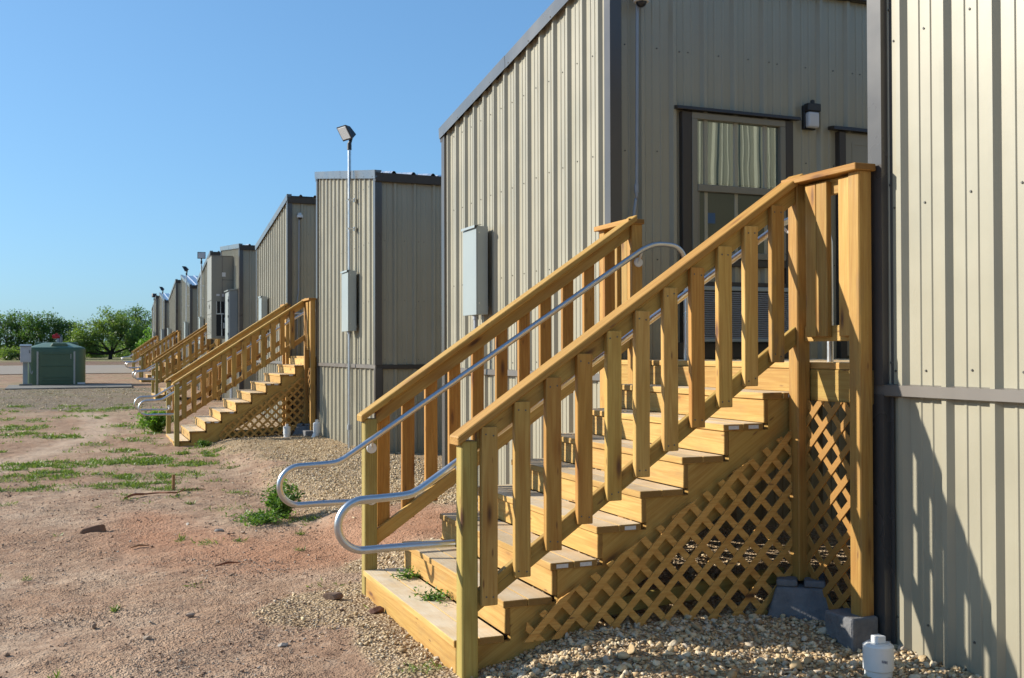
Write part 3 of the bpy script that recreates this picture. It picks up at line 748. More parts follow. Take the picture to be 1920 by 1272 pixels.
# window, door and louvre on the side wall of the second building
def side_fittings():
    b = BLD['B']; Y0 = 7.65
    # window; a flat black sheet stands in for the unlit room behind the glass
    w = MB()
    x0, x1, z0, z1 = 4.757, 5.715, .80, 2.035
    fr = .055
    w.box(x0, x1, Y0-.028, Y0+.05, z1-fr, z1); w.box(x0, x1, Y0-.028, Y0+.05, z0, z0+fr)
    w.box(x0, x0+fr, Y0-.028, Y0+.05, z0+fr, z1-fr); w.box(x1-fr, x1, Y0-.028, Y0+.05, z0+fr, z1-fr)
    w.box(x0+fr, x1-fr, Y0-.034, Y0+.04, 1.365, 1.425)
    w.box(x0+fr, x0+fr+.022, Y0-.020, Y0+.03, z0+fr, 1.365); w.box(x1-fr-.022, x1-fr, Y0-.020, Y0+.03, z0+fr, 1.365)
    win = w.build('window', M['winframe'], b, bevel=.004)
    g = MB()
    g.add([(x0+fr, Y0+.012, 1.425), (x1-fr, Y0+.012, 1.425), (x1-fr, Y0+.012, z1-fr), (x0+fr, Y0+.012, z1-fr)], [(0, 1, 2, 3)]); g.build('pane', M['glass'], win)
    g = MB(); g.add([(x0+fr, Y0+.004, z0+fr), (x1-fr, Y0+.004, z0+fr), (x1-fr, Y0+.004, 1.365), (x0+fr, Y0+.004, 1.365)], [(0, 1, 2, 3)]); g.build('pane', M['screenglass'], win)
    c = MB(); n = 30
    pts = []
    for i in range(n*4+1):
        u = x0+.05+(x1-x0-.1)*i/(n*4); pts.append((u, Y0+0.022+.0025*math.sin(i*math.pi/2)))
    vs = [(u, v, z) for z in (1.45, z1-.02) for u, v in pts]; m = len(pts)
    c.add(vs, [(i, i+1, m+i+1, m+i) for i in range(m-1)]); c.build('curtain', M['blind'], win)
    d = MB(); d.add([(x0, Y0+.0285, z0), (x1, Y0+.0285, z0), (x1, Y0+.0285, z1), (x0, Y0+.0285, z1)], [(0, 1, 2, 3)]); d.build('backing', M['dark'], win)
    s = MB(); s.add([(4.90, Y0+.0015, 1.10), (5.0, Y0+.0015, 1.10), (5.0, Y0+.0015, 1.19), (4.90, Y0+.0015, 1.19)], [(0, 1, 2, 3)])
    k = NT('blue_window_sticker'); s.build('sticker', k.set((.03, .10, .22), .5), win)
    t = MB()
    t.box(4.665, 4.754, Y0-.022, Y0+.05, .045, 2.04); t.box(5.718, 5.80, Y0-.022, Y0+.05, .045, 2.04)
    t.prism([(Y0-.06, 2.045), (Y0+.04, 2.055), (Y0+.04, 2.09), (Y0-.052, 2.075)], 4.60, 5.86, 'x'); t.box(4.757, 5.715, Y0-.022, Y0+.04, .735, .797)
    t.box(4.757, 5.715, Y0-.020, Y0+.04, .56, .60)
    t.box(4.62, 5.86, Y0-.018, Y0+.04, -.055, .082)  # dark board added to paint in the shadowed void below the vent
    t.build('window_trim', M['darktrim'], b, bevel=.003)
    h = MB(); h.box(4.757, 5.715, Y0-.11, Y0+.03, .085, .115); h.box(4.757, 5.715, Y0-.11, Y0+.03, .52, .556); h.box(4.757, 4.80, Y0-.11, Y0+.03, .115, .52); h.box(5.672, 5.715, Y0-.11, Y0+.03, .115, .52)
    hv = h.build('air_vent', M['boxgrey'], b, bevel=.004)
    f = MB()
    for i in range(22):
        z = .122+i*.018; f.add([(4.80, Y0-.105, z), (5.672, Y0-.105, z), (5.672, Y0-.085, z+.012), (4.80, Y0-.085, z+.012), (4.80, Y0-.105, z-.003), (5.672, Y0-.105, z-.003), (5.672, Y0-.085, z+.009), (4.80, Y0-.085, z+.009)], BOXF)
    f.build('grille', M['fin'], hv)
    f = MB(); f.add([(4.8, Y0-.07, .115), (5.672, Y0-.07, .115), (5.672, Y0-.07, .52), (4.8, Y0-.07, .52)], [(0, 1, 2, 3)]); f.build('grille_back', M['dark'], hv)
    # door
    d = MB(); d.box(6.30, 6.372, Y0-.03, Y0+.05, -.06, 1.99); d.box(7.33, 7.40, Y0-.03, Y0+.05, -.06, 1.99)
    d.prism([(Y0-.06, 1.995), (Y0+.04, 2.005), (Y0+.04, 2.04), (Y0-.052, 2.03)], 6.22, 7.48, 'x')
    d.build('door_trim', M['darktrim'], b, bevel=.003)
    d = MB(); d.box(6.375, 7.327, Y0-.012, Y0+.045, -.04, 1.985); dd = d.build('door', M['door'], b, bevel=.004)
    d = MB(); d.box(6.45, 6.47, Y0-.016, Y0-.0121, .1, 1.9); d.box(7.23, 7.25, Y0-.016, Y0-.0121, .1, 1.9); d.box(6.47, 7.23, Y0-.016, Y0-.0121, 1.88, 1.9); d.build('door_moulding', M['door'], dd)
    d = MB(); d.cyl((7.25, Y0-.012, .95), (7.25, Y0-.06, .95), .012); d.cyl((7.25, Y0-.06, .95), (7.13, Y0-.06, .95), .011); d.build('door_handle', M['galv'], dd)
    # electrical penetrations
side_fittings()
def wall_lamp():
    Y0 = 7.65
    t = thing('wall_lamp', (6.0, Y0, 2.0), 'black wall lamp with milky lens between the window and the door', 'lamp')
    m = MB(); m.box(5.925, 6.055, Y0-.012, Y0+.031, 1.985, 2.20); m.build('back_plate', M['black'], t, bevel=.006)
    m = MB(); m.box(5.920, 6.060, Y0-.080, Y0-.012, 2.135, 2.205); m.cyl((5.99, Y0-.045, 2.205), (5.99, Y0-.045, 2.24), .020); m.build('lamp_hood', M['black'], t, bevel=.006)
    m = MB(); m.box(5.930, 6.050, Y0-.075, Y0-.013, 1.990, 2.133); m.build('lens', M['clearlens'], t, bevel=.025, seg=3)
wall_lamp()
def dome_camera(near, label, lo):
    t = thing('security_camera', (4.24, near-.08, 2.88), label, 'camera')
    m = MB(); m.cyl((4.24, near-.085, 2.885), (4.24, near-.085, 2.945), .066, .060, 18); m.box(4.21, 4.27, near-.085, near+.03, 2.945, 2.99); m.build('housing', M['white'], t, bevel=.004)
    m = MB(); m.sphere((4.24, near-.085, 2.886), .044, 16, 8, zmin=-1., zmax=0.); m.build('dome', M['black'], t, smooth=True)
    c = thing('conduit_pipe', (4.215, near-.02, lo), label.replace('white dome security camera', 'thin grey conduit below the dome camera'), 'pipe')
    m = MB(); m.tube(smooth_path([(4.235, near-.03, 2.95), (4.23, near-.03, 2.70), (4.225, near-.02, 1.4), (4.215, near-.02, 1.25), (4.195, near-.02, 1.0), (4.19, near-.02, lo)], 5), .014, 8); m.build('pipe', M['conduit'], c, smooth=True)
    m = MB(); m.cyl((4.2235, near-.02, 1.32), (4.221, near-.02, 1.39), .019); m.build('coupling', M['conduit'], c, smooth=True, angle=40)
dome_camera(7.65, 'white dome security camera high on the window wall, at the top edge', -.06)
dome_camera(22.45, 'white dome security camera on the wall above the second staircase', -.06)

def e_box(near_y, far_y, z0, z1, label, xf=3.84, xb=3.972):
    t = thing('electrical_box', (3.9, near_y, z0), label, 'electrical box', 'grey electrical boxes on the end walls')
    m = MB(); m.box(xf+.006, xb, near_y, far_y, z0, z1); m.build('body', M['boxgrey'], t, bevel=.004)
    m = MB(); m.box(xf-.004, xf+.005, near_y-.003, far_y+.003, z0-.004, z1-.02); m.prism([(xf-.022, z1+.002), (xf+.06, z1+.014), (xf+.06, z1+.018), (xf-.022, z1+.008), (xf-.026, z1-.022), (xf-.022, z1-.022)], near_y-.006, far_y+.006, 'y')
    m.build('cover', M['boxgrey'], t, bevel=.003)
    m = MB(); m.box(xb+.001, 3.999, near_y+.06, far_y-.06, z1-.06, z1-.02); m.box(xb+.001, 3.999, near_y+.06, far_y-.06, z0+.05, z0+.09); m.build('bracket', M['galv'], t)
    m = MB()
    for zz in (z1-.07, z0+.12): m.cyl((xf+.03, near_y, zz), (xf+.03, near_y-.006, zz), .008)
    m.build('bolts', M['galv'], t)
    return t
e_box(10.42, 10.84, .405, 1.345, 'grey electrical box on the wall left of the nearest staircase rail')
def conduit(x, y, ztop, r=.024, label='', name='conduit_pipe'):
    t = thing(name, (x, y, gz(x, y)), label, 'pipe')
    m = MB(); m.tube([(x, y, gz(x, y)-.08), (x, y, ztop)], r, 12); m.build('pipe', M['conduit'], t, smooth=True, angle=50)
    m = MB(); m.cyl((x, y, ztop-.045), (x, y, ztop), r*1.35, n=12); m.cyl((x, y, gz(x, y)+.28), (x, y, gz(x, y)+.36), r*1.25, n=12); m.build('coupling', M['conduit'], t, smooth=True, angle=50)
conduit(3.89, 10.58, .40, label='grey conduit pipe below the box beside the nearest staircase')
e_box(25.0, 25.42, .40, 1.33, 'small grey electrical box above the second staircase rail', 3.84)

def flood_pole(y, label, zt=3.25, aim=(-.75, -.35), box=True, tilt=.55, blabel=None, boxy=None):
    x = 3.905
    t = thing('light_pole', (x, y, gz(x, y)), label, 'light pole', 'flood light poles beside the end walls')
    z0 = gz(x, y)
    m = MB(); m.tube([(x, y, z0-.1), (x, y, zt)], .026, 12); m.build('pole', M['galv'], t, smooth=True, angle=50)
    m = MB(); m.cyl((x, y, z0+.30), (x, y, z0+.38), .036); m.cyl((x, y, .30), (x, y, .348), .036); m.build('coupling', M['conduit'], t, smooth=True, angle=40)
    for zz in (1.98, 2.44):
        m = MB(); m.box(x-.035, x+.075, y-.04, y-.028, zz-.012, zz+.012); m.box(x-.035, x+.04, y+.028, y+.04, zz-.012, zz+.012); m.cyl((x, y, zz-.013), (x, y, zz+.013), .030); m.box(x+.068, x+.095, y-.05, y+.02, zz-.03, zz+.03); m.build('clamp', M['galv'], t)
    m = MB(); m.cyl((x, y, zt-.01), (x, y, zt+.10), .036, .034, 12)
    a = V((aim[0], aim[1], 0)).normalized()
    kn = V((x, y, zt+.10)); k2 = kn+V((-a.x*.035, -a.y*.035, .085))
    m.cyl(kn-V((0, 0, .02)), k2, .030, .026, 10); m.build('knuckle', M['black'], t, smooth=True, angle=50)
    # lamp head: wedge shaped housing facing along aim and down
    f = V((a.x*math.cos(tilt), a.y*math.cos(tilt), -math.sin(tilt))); s = V((-a.y, a.x, 0)); u = s.cross(f)*-1
    if u.z < 0: u = -u
    c = k2+f*.02+u*.12
    R = Matrix((f, s, u)).transposed()
    def head(pts): return [tuple(c+f*p[0]+s*p[1]+u*p[2]) for p in pts]
    hb = [(-.085, -.085, -.10), (.06, -.145, -.125), (.06, .145, -.125), (-.085, .085, -.10), (-.045, -.085, .06), (.06, -.145, .125), (.06, .145, .125), (-.045, .085, .06)]
    ho = mesh_obj('lamp_head', head(hb), BOXF, M['black'], t, bevel=.012, seg=2)
    ln = MB(); ln.add(head([(.0605, -.120, -.10), (.0605, .120, -.10), (.0605, .120, .10), (.0605, -.120, .10), (.066, -.115, -.095), (.066, .115, -.095), (.066, .115, .095), (.066, -.115, .095)]), [(4, 5, 6, 7), (0, 1, 5, 4), (1, 2, 6, 5), (2, 3, 7, 6), (3, 0, 4, 7)])
    ln.build('lens', M['lens'], t)
    if blabel: e_box(y-.19, y+.25, .345, 1.30, blabel, 3.84, 3.972)
    return t
flood_pole(16.45, 'nearest and tallest-looking flood light pole, black lamp head tilted left', aim=(-.93, -.30), blabel='grey electrical box on the nearest flood light pole', tilt=.55)
flood_pole(39.4, 'flood light pole beside the big air conditioner, lamp face turned to the viewer', aim=(-.05, -1), tilt=.15, blabel='grey electrical box behind the big air conditioner')
flood_pole(45.4, 'flood light pole with thin side-on lamp in front of the larger shiny roof', aim=(-.9, .35), tilt=.5, blabel='grey electrical box on the pole by the larger shiny roof')
flood_pole(59.8, 'thin distant flood light pole with side-on lamp by the smaller shiny roof', aim=(-.9, .35), tilt=.5, blabel='grey electrical box on the pole by the smaller shiny roof')
flood_pole(67.4, 'farthest flood light pole at the end of the row, lamp seen square from behind', aim=(.1, 1), tilt=.2, blabel='tiny grey electrical box on the farthest pole')
e_box(54.8, 55.25, .35, 1.25, 'distant grey box on the wall between the two shiny roofs')

def air_conditioner():
    t = thing('air_conditioner', (3.38, 31.3, .42), 'big beige wall air conditioner with open grille on the fifth building', 'air conditioner')
    y0, y1, x0, x1, z0, z1 = 31.3, 32.4, 3.38, 4.0, .42, 2.83
    m = MB(); m.box(x0, x1, y0, y1, z0, z1-.02); m.box(x0-.012, x1, y0-.012, y1+.012, z1-.02, z1); m.build('casing', M['acbeige'], t, bevel=.008)
    m = MB()
    m.box(x0-.006, x0-.001, y0+.01, y1-.01, 1.52, 1.535); m.box(x0-.006, x0-.001, y0+.01, y1-.01, 1.13, 1.145); m.box(x0+.30, x0+.31, y0-.004, y0-.001, 1.55, z1-.03); m.box(x0+.3, x1, y0-.004, y0-.001, 2.12, 2.13)
    m.build('seam', M['seam'], t)
    m = MB(); m.box(x0+.14, x1-.02, y0-.006, y0-.002, .50, 1.50); g = m.build('grille_opening', M['dark'], t)
    m = MB()
    for i in range(5): m.box(x0+.14+i*.11, x0+.155+i*.11, y0-.018, y0-.0065, 1.16, 1.50)
    m.box(x0+.13, x1-.01, y0-.022, y0-.0065, 1.125, 1.155); m.box(x0+.28, x0+.30, y0-.02, y0-.0065, .5, 1.12); m.tube([(x0+.40, y0-.03, .55), (x0+.41, y0-.04, .8), (x0+.37, y0-.03, 1.0), (x0+.42, y0-.03, 1.1)], .014, 6); m.box(x0+.33, x0+.47, y0-.07, y0-.0065, .72, .88)
    m.tube([(x0+.5, y0-.02, .52), (x0+.5, y0-.02, 1.1)], .01, 6); m.build('grille_bar', M['galv'], g)
    m = MB(); m.box(x0+.30, x0+.40, y0-.005, y0-.002, 2.22, 2.34); m.box(x0+.14, x0+.23, y0-.005, y0-.002, 1.66, 1.71); m.box(x0+.30, x0+.36, y0-.005, y0-.002, 1.64, 1.72); m.build('label_plate', M['sticker'], t)
    m = MB()
    for i in range(12): m.box(x0-.012, x0-.001, y0+.06, y1-.06, .56+i*.042, .575+i*.042)
    m.build('louvre', M['acbeige'], t)
    m = MB(); m.box(x0-.01, x0-.001, y0+.45, y0+.56, 1.30, 1.42); m.build('logo_plate', M['seam'], t)
    c = thing('electrical_cabinet', (3.86, 30.3, .1), 'tall blue-grey electrical cabinet standing right of the air conditioner', 'cabinet')
    m = MB(); m.box(3.76, 3.995, 30.3, 31.15, .15, 1.78); m.build('body', M['cabgrey'], c, bevel=.006)
    m = MB(); m.prism([(3.715, 1.785), (3.995, 1.83), (3.995, 1.80), (3.72, 1.755)], 30.27, 31.18, 'y'); m.build('rain_hood', M['boxgrey'], c)
    m = MB(); m.box(3.742, 3.759, 30.33, 31.12, .19, 1.72); m.build('door', M['boxgrey'], c, bevel=.004)
    m = MB(); m.box(3.735, 3.7415, 30.36, 30.39, .3, 1.6); 
    for zz in (.5, 1.0, 1.45): m.box(3.726, 3.7415, 30.34, 30.40, zz, zz+.07)
    m.build('hinge', M['black'], c)
    m = MB(); m.tube([(3.87, 30.6, .15), (3.87, 30.6, gz(3.87, 30.6)-.05)], .03); m.tube([(3.87, 30.8, .15), (3.87, 30.8, gz(3.87, 30.8)-.05)], .03); m.build('conduit', M['conduit'], c, smooth=True, angle=50)
air_conditioner()

# ------------------------------------------------------------------ staircases
def clip_poly(poly, clip):
    out = poly
    for i in range(len(clip)):
        a = clip[i]; b = clip[(i+1) % len(clip)]; inp = out; out = []
        side = lambda p: (b[0]-a[0])*(p[1]-a[1])-(b[1]-a[1])*(p[0]-a[0])
        for j in range(len(inp)):
            p, q = inp[j], inp[(j+1) % len(inp)]; sp, sq = side(p), side(q)
            if sp >= 0: out.append(p)
            if (sp >= 0) != (sq >= 0):
                t = sp/(sp-sq); out.append((p[0]+(q[0]-p[0])*t, p[1]+(q[1]-p[1])*t))
        if not out: return []
    return out
def lattice(parent, poly, axis, d0, sgn, first=1, pitch=.113, w=.038, th=.007):
    """two crossed layers of slats clipped to a convex polygon (u,z), anticlockwise"""
    us = [p[0] for p in poly]; zs = [p[1] for p in poly]; cu, cz = sum(us)/len(us), sum(zs)/len(zs); R = 3.2
    mb = MB(); s2 = math.sqrt(.5)
    for layer, dirn in ((0, first), (1, -first)):
        dx, dz = s2, s2*dirn; nx_, nz_ = -dz, dx
        a0 = d0+sgn*layer*(th+.0006)
        for k in range(-26, 27):
            o = k*pitch+.03
            c = (cu+nx_*o, cz+nz_*o); h = w/2+random.uniform(-.001, .001)
            q = [(c[0]-dx*R-nx_*h, c[1]-dz*R-nz_*h), (c[0]+dx*R-nx_*h, c[1]+dz*R-nz_*h), (c[0]+dx*R+nx_*h, c[1]+dz*R+nz_*h), (c[0]-dx*R+nx_*h, c[1]-dz*R+nz_*h)]
            q = clip_poly(q, poly)
            if len(q) >= 3: mb.prism(q, a0, a0+sgn*th, axis)
    return mb.build('lattice', M['pine_lattice'], parent)

RUN = .2741; XL = 3.965; ZL = -.062
def staircase(Y0, N, rise, label, detail, gap_near, gap_far, first=False):
    """Y0: front plane of the near posts. N treads below the landing."""
    X0 = XL-RUN*N; z0 = ZL-rise*N
    g0 = gz(X0+.05, Y0+1.0)
    t = thing('staircase', (X0, Y0+1.0, g0), label, 'staircase', 'wooden staircases up to the buildings')
    yn, yf = Y0+.095, Y0+2.0          # tread ends
    jt = lambda s=.004: random.uniform(-s, s)
    # treads (two boards each) and risers
    for k in range(N):
        xf = X0+k*RUN; zt = z0+k*rise
        for j in range(2):
            xa = xf-.0+j*.1415; wd = .1385
            e0, e1 = yn+jt(.006), yf+jt(.006)
            o = board(t, 'tread', (xa+wd/2, e0, zt-.019), (xa+wd/2, e1, zt-.019), wd, .038, (1, 0, 0), M['pine_tread'])
            if detail and ((k in (2, ) and True) or (k == 3 and j == 1) or (k == 6) or (k == 7 and j == 1)):
                s = MB(); s.box(xa+.035, xa+.105, e0-.0012, e0+.0003, zt-.030, zt-.009); s.build('sticker', M['sticker'], o)
        zb = (z0+(k-1)*rise) if k > 0 else g0-.03
        zt2 = zt-.039
        o = board(t, 'riser', (xf+.030, yn+.012+jt(), (zb+zt2)/2), (xf+.030, yf-.01+jt(), (zb+zt2)/2), zt2-zb-.003, .032, (0, 0, 1), M['pine_pale'])
    board(t, 'riser', (XL-.021, yn-.0, (ZL-rise+ZL-.039)/2), (XL-.021, yf, (ZL-rise+ZL-.039)/2), rise-.042, .03, (0, 0, 1), M['pine_pale'])
    # stringers: cut saw-tooth planks
    prof = []
    for k in range(N):
        xf = X0+k*RUN+.047; zt = z0+k*rise-.0395
        prof += [(xf, (z0+(k-1)*rise-.0395) if k else g0-.05), (xf, zt)]
    prof += [(XL-.004, z0+(N-1)*rise-.0395)]
    ztl = z0+(N-1)*rise-.0395; sl = rise/RUN
    lowr = ztl-.30
    xg = XL-.004-(lowr-(g0-.05))/sl
    prof += [(XL-.004, lowr), (max(xg, X0+.25), g0-.05)]
    for ya in (yn+.016, (yn+yf)/2, yf-.052):
        m = MB(); m.prism(prof, ya, ya+.038, 'y')
        o = m.build('stringer', M['pine'], t, origin=(X0, ya, z0), rot=Matrix.Rotation(-math.atan(sl), 3, 'Y'))
        # let grain follow the slope
    # posts
    slope = (1.017-(z0+1.066))/(3.855-(X0-.012))
    ctop = lambda x: 1.017+slope*(x-3.855)
    PW = .089
    nx0 = X0+.010
    for ya in (Y0, Y0+2.0):
        board(t, 'newel_post', (nx0+PW/2, ya+PW/2, g0-.12), (nx0+PW/2, ya+PW/2, ctop(nx0)-.045), PW, PW, (1, 0, 0), M['pine_green'], bev=.006)
    px = 3.87
    gb = lambda y: gz(px+.05, y)
    ptop = .985
    nearp, farp = gap_near+.0, gap_far
    for ya, zb in ((Y0, -1.342 if first else None), (Y0+2.0, None), (gap_near-.04, -1.432 if first else None), (gap_far-.12, None)):
        zb = zb if zb is not None else gb(ya)-.05
        board(t, 'landing_post', (px+PW/2, ya+PW/2, zb), (px+PW/2, ya+PW/2, ptop), PW, PW, (1, 0, 0), M['pine_post'], bev=.006)
    # sloped rails and balusters
    for side, ya in ((-1, Y0), (1, Y0+2.0)):
        yr = ya+.034 if side < 0 else ya+PW-.034
        xa, xb = nx0-.028, px+.02
        yc = ya+PW/2
        A = V((xa, yc, ctop(xa)-.019/math.cos(math.atan(slope)))); B = V((xb+.012, yc, ctop(xb+.012)-.019/math.cos(math.atan(slope))))
        board(t, 'rail_cap', A, B, .14, .038, (0, 1, 0), M['pine'], plumb=(1, 0, 0), bev=.005)
        d = .046+.054
        board(t, 'top_rail', (nx0+PW, yr, ctop(nx0+PW)-d), (px, yr, ctop(px)-d), .089, .038, (0, 0, 1), M['pine'], plumb=(1, 0, 0))
        lowc = lambda x: -1.337+slope*(x-1.869)+.054 if first else ctop(x)-.735
        board(t, 'bottom_rail', (nx0+PW, yr, lowc(nx0+PW)), (px, yr, lowc(px)), .089, .038, (0, 0, 1), M['pine'], plumb=(1, 0, 0))
        nb = int((px-(nx0+PW))/.1785)
        st = 1.884-1.868 if first else .03
        for i in range(nb):
            xl = nx0+PW+st+i*.1785+jt(.006); xc = xl+.0445
            if xl+.089 > px-.02: break
            yb = yr+side*.038
            zt_ = ctop(xc)-.075+jt(.006); zb_ = lowc(xc)-.05+jt(.01)
            board(t, 'baluster', (xc, yb+side*jt(.001), zb_), (xc+jt(.003), yb, zt_), .089, .038, (1, 0, 0), M['pine_stained'] if (side < 0 and xl+.089+.1785 > px-.02) else M['pine_orange'] if (side > 0 or i % 4 == 3) else M['pine'])
            if first and side < 0: nail(t_last(), xc, yb+side*.0195, (zt_, zb_))
    # landing: deck boards, fascia and guards
    ylo, yhi = gap_near-.02, gap_far-.03
    nbd = 16 if detail else 8
    for i in range(nbd):
        xa = XL+.002+i*.142
        board(t, 'deck_board', (xa+.07, ylo+.02, ZL-.019), (xa+.07, yhi, ZL-.019), .138, .038, (1, 0, 0), M['pine_tread'])
    board(t, 'fascia_board', (XL+.010, ylo, ZL-.039-.093), (XL+.010, yhi, ZL-.039-.093), .184, .018, (0, 0, 1), M['pine'])
    for yj in (ylo+.05, yhi-.05): board(t, 'joist', (XL+.022, yj, ZL-.135), (XL+nbd*.142, yj, ZL-.135), .184, .038, (0, 0, 1), M['pine'])
    yA0, yA1 = gap_near-.06, Y0+.10; yB0, yB1 = Y0+1.985, gap_far-.012
    for y_0, y_1, bals in ((yA0, yA1, (gap_near+.062, Y0-.238, Y0-.142)), (yB0, yB1, (Y0+2.115, Y0+2.28))):
        board(t, 'guard_cap', (px+.03, y_0, 1.0), (px+.03, y_1, 1.0+jt(.002)), .14, .038, (1, 0, 0), M['pine_orange'])
        a_, b_ = (y_0+.11, y_1-.105) if y_0 < Y0 else (y_0+.105, y_1-.105)
        board(t, 'guard_rail', (px+.062, a_, .935), (px+.062, b_, .935), .089, .036, (0, 0, 1), M['pine'])
        board(t, 'guard_rail', (px+.062, a_, .105), (px+.062, b_, .105), .089, .036, (0, 0, 1), M['pine'])
        for yb in bals: board(t, 'baluster', (px+.025, yb+.03, .085), (px+.025, yb+.03, .965), .092, .036, (0, 1, 0), M['pine'])
    # lattice skirts
    if detail:
        xr = px-.002
        zlow = lambda x: gz(x, Y0+.05)+.015
        zcut = lambda x: -1.192+(x-2.351)*.512 if first else lowr+(x-XL)*sl-.02
        if first: poly = [(2.15, -1.53), (2.6, -1.535), (xr, -1.53), (xr, -.46), (2.17, -1.43)]
        else: poly = [(xg+.12, g0+.06), (xr, g0+.16), (xr, ztl-.17), (xg+.30, ztl-.17-(xr-xg-.3)*sl)]
        lattice(t, poly, 'y', Y0+.058, 1, 1)
        if first: lattice(t, poly, 'y', Y0+2.075, 1, 1)
        lattice(t, [(Y0+2.10, -1.50 if first else g0+.12), (gap_far-.05, -1.50 if first else g0+.12), (gap_far-.05, -.285), (Y0+2.10, -.285)], 'x', 3.925, 1, -1)
        lattice(t, [(gap_near+.03, -1.47 if first else g0+.12), (Y0+.02, -1.47 if first else g0+.12), (Y0+.02, -.285), (gap_near+.03, -.285)], 'x', 3.925, 1, -1)
        board(t, 'brace', (2.35 if first else xg+.35, yn+.06, -1.44 if first else g0+.16), (px, yn+.06, -1.33 if first else g0+.26), .089, .038, (0, 0, 1), M['pine_green'])
    # metal handrails
    for side, yh in ((-1, Y0+.19), (1, Y0+1.91)):
        xb = X0-.20; zu = z0+.742; zd = z0+.485; r = (zu-zd)/2; zc = (zu+zd)/2; xc = X0-.45
        pts = [(X0+.035, yh, zd), (X0-.30, yh, zd+.002)]
        pts += [(xc-r*math.sin(a)*1.05, yh, zc-r*math.cos(a)) for a in np.linspace(0, math.pi, 13)]
        pts += [(X0-.33, yh, zu+.004), (xb-.02, yh, zu+.012), (xb+.03, yh, zu+.03)]
        sx, sz = xb+.10, zu+.072
        ex, ez = 3.84, .735
        pts += [(sx+(ex-sx)*q, yh, sz+(ez-sz)*q) for q in np.linspace(0, 1, 6)]
        e_ = -.03 if side < 0 else 0.
        pts += [(3.93, yh, .787), (4.02, yh, .818), (4.12+e_, yh, .822), (4.20+e_, yh, .808), (4.255+e_, yh, .765), (4.283+e_, yh, .69), (4.288+e_, yh, .60), (4.288+e_, yh, .2), (4.288+e_, yh, ZL)]
        m = MB(); m.tube(smooth_path(pts, 3), .0205, 14); h = m.build('handrail', M['alu'], t, smooth=True, angle=60)
        yp = Y0+PW if side < 0 else Y0+2.0     # post face towards the stair
        s2 = 1 if side < 0 else -1
        hz = lambda x: sz+(ez-sz)*(x-sx)/(ex-sx)
        m = MB()
        for bx, bz, att in ((nx0+.048, hz(nx0+.048)-.082, hz(nx0+.03)-.01), (nx0+.048, zd+.05 if not first else zd-.005, None), (px+.05, hz(px+.05)-.10, hz(px+.02)-.01)):
            m.cyl((bx, yp, bz), (bx, yp+s2*.012, bz), .037, .034, 20); m.cyl((bx, yp+s2*.012, bz), (bx, yp+s2*.020, bz), .011, .010, 8)
            if att: m.tube([(bx, yp+s2*.012, bz+.01), (bx-.01, yp+s2*.05, bz+.03), (bx-.018, yh, att)], .009, 6)
            else: m.tube([(bx, yp+s2*.012, bz), (bx-.005, yh, zd+.0)], .009, 6)
        m.build('bracket', M['white'], h, smooth=True, angle=40)
    return t
STAIR = []
SP = [(5.06, 8, .1786, 'nearest wooden staircase filling the foreground, with lattice and landing', True, 4.57, 7.65, True),
      (19.95, 9, .171, 'second wooden staircase from the camera, beside the bright green bush', True, 19.42, 22.45, False),
      (34.75, 7, .1786, 'third wooden staircase, in front of the big air conditioner', False, 34.2, 37.25, False),
      (49.5, 6, .1786, 'fourth wooden staircase, under the two shiny roof slopes', False, 49.05, 52.05, False),
      (64.3, 5, .1786, 'farthest and smallest wooden staircase at the end of the row', False, 63.85, 66.85, False)]
for y0_, n_, r_, lab, det, ga, gb_, fi in SP: STAIR.append(staircase(y0_, n_, r_, lab, det, ga, gb_, fi))

# concrete bases and clean-outs
def pier(x, y, zt, label):
    z0 = gz(x, y)-.03; t = MB()
    a, b, s = .200, .138, .018
    zs = zt+.030
    t.add([(x-a, y-a, z0), (x+a, y-a, z0), (x+a, y+a, z0), (x-a, y+a, z0), (x-b, y-b, zt-.012), (x+b, y-b, zt-.012), (x+b, y+b, zt-.012), (x-b, y+b, zt-.012)], BOXF)
    for sx in (-1, 1):
        for sy in (-1, 1):
            xa, xb = sorted((x+sx*s, x+sx*b)); ya, yb = sorted((y+sy*s, y+sy*b)); t.box(xa, xb, ya, yb, zt-.0115, zs)
    ca, sa = math.cos(math.radians(-37)), math.sin(math.radians(-37))
    t.v = [(x+(p[0]-x)*ca-(p[1]-y)*sa, y+(p[0]-x)*sa+(p[1]-y)*ca, p[2]) for p in t.v]
    o = t.build('concrete_pier', M['conc'], None, origin=(x, y, z0), bevel=.016, seg=3); meta(o, label, 'concrete pier')
pier(3.915, 5.105, -1.350, 'flared grey concrete pier under the middle post of the nearest landing')
def block(x0, x1, y0, y1, zt, label):
    t = MB(); z0 = gz((x0+x1)/2, (y0+y1)/2)-.08; t.box(x0, x1, y0, y1, z0, zt)
    o = t.build('concrete_block', M['conc'], None, origin=((x0+x1)/2, (y0+y1)/2, z0), bevel=.02, seg=3); meta(o, label, 'concrete block')
block(3.785, 3.968, 4.505, 4.735, -1.425, 'grey concrete block under the corner post beside the right-edge building')
pier(3.915, 19.99, gz(3.9, 20)+.17, 'flared grey concrete pier under the second staircase landing post')
block(3.74, 3.99, 19.22, 19.5, gz(3.9, 19.4)+.10, 'grey concrete block beside the white pipe caps of the second staircase')
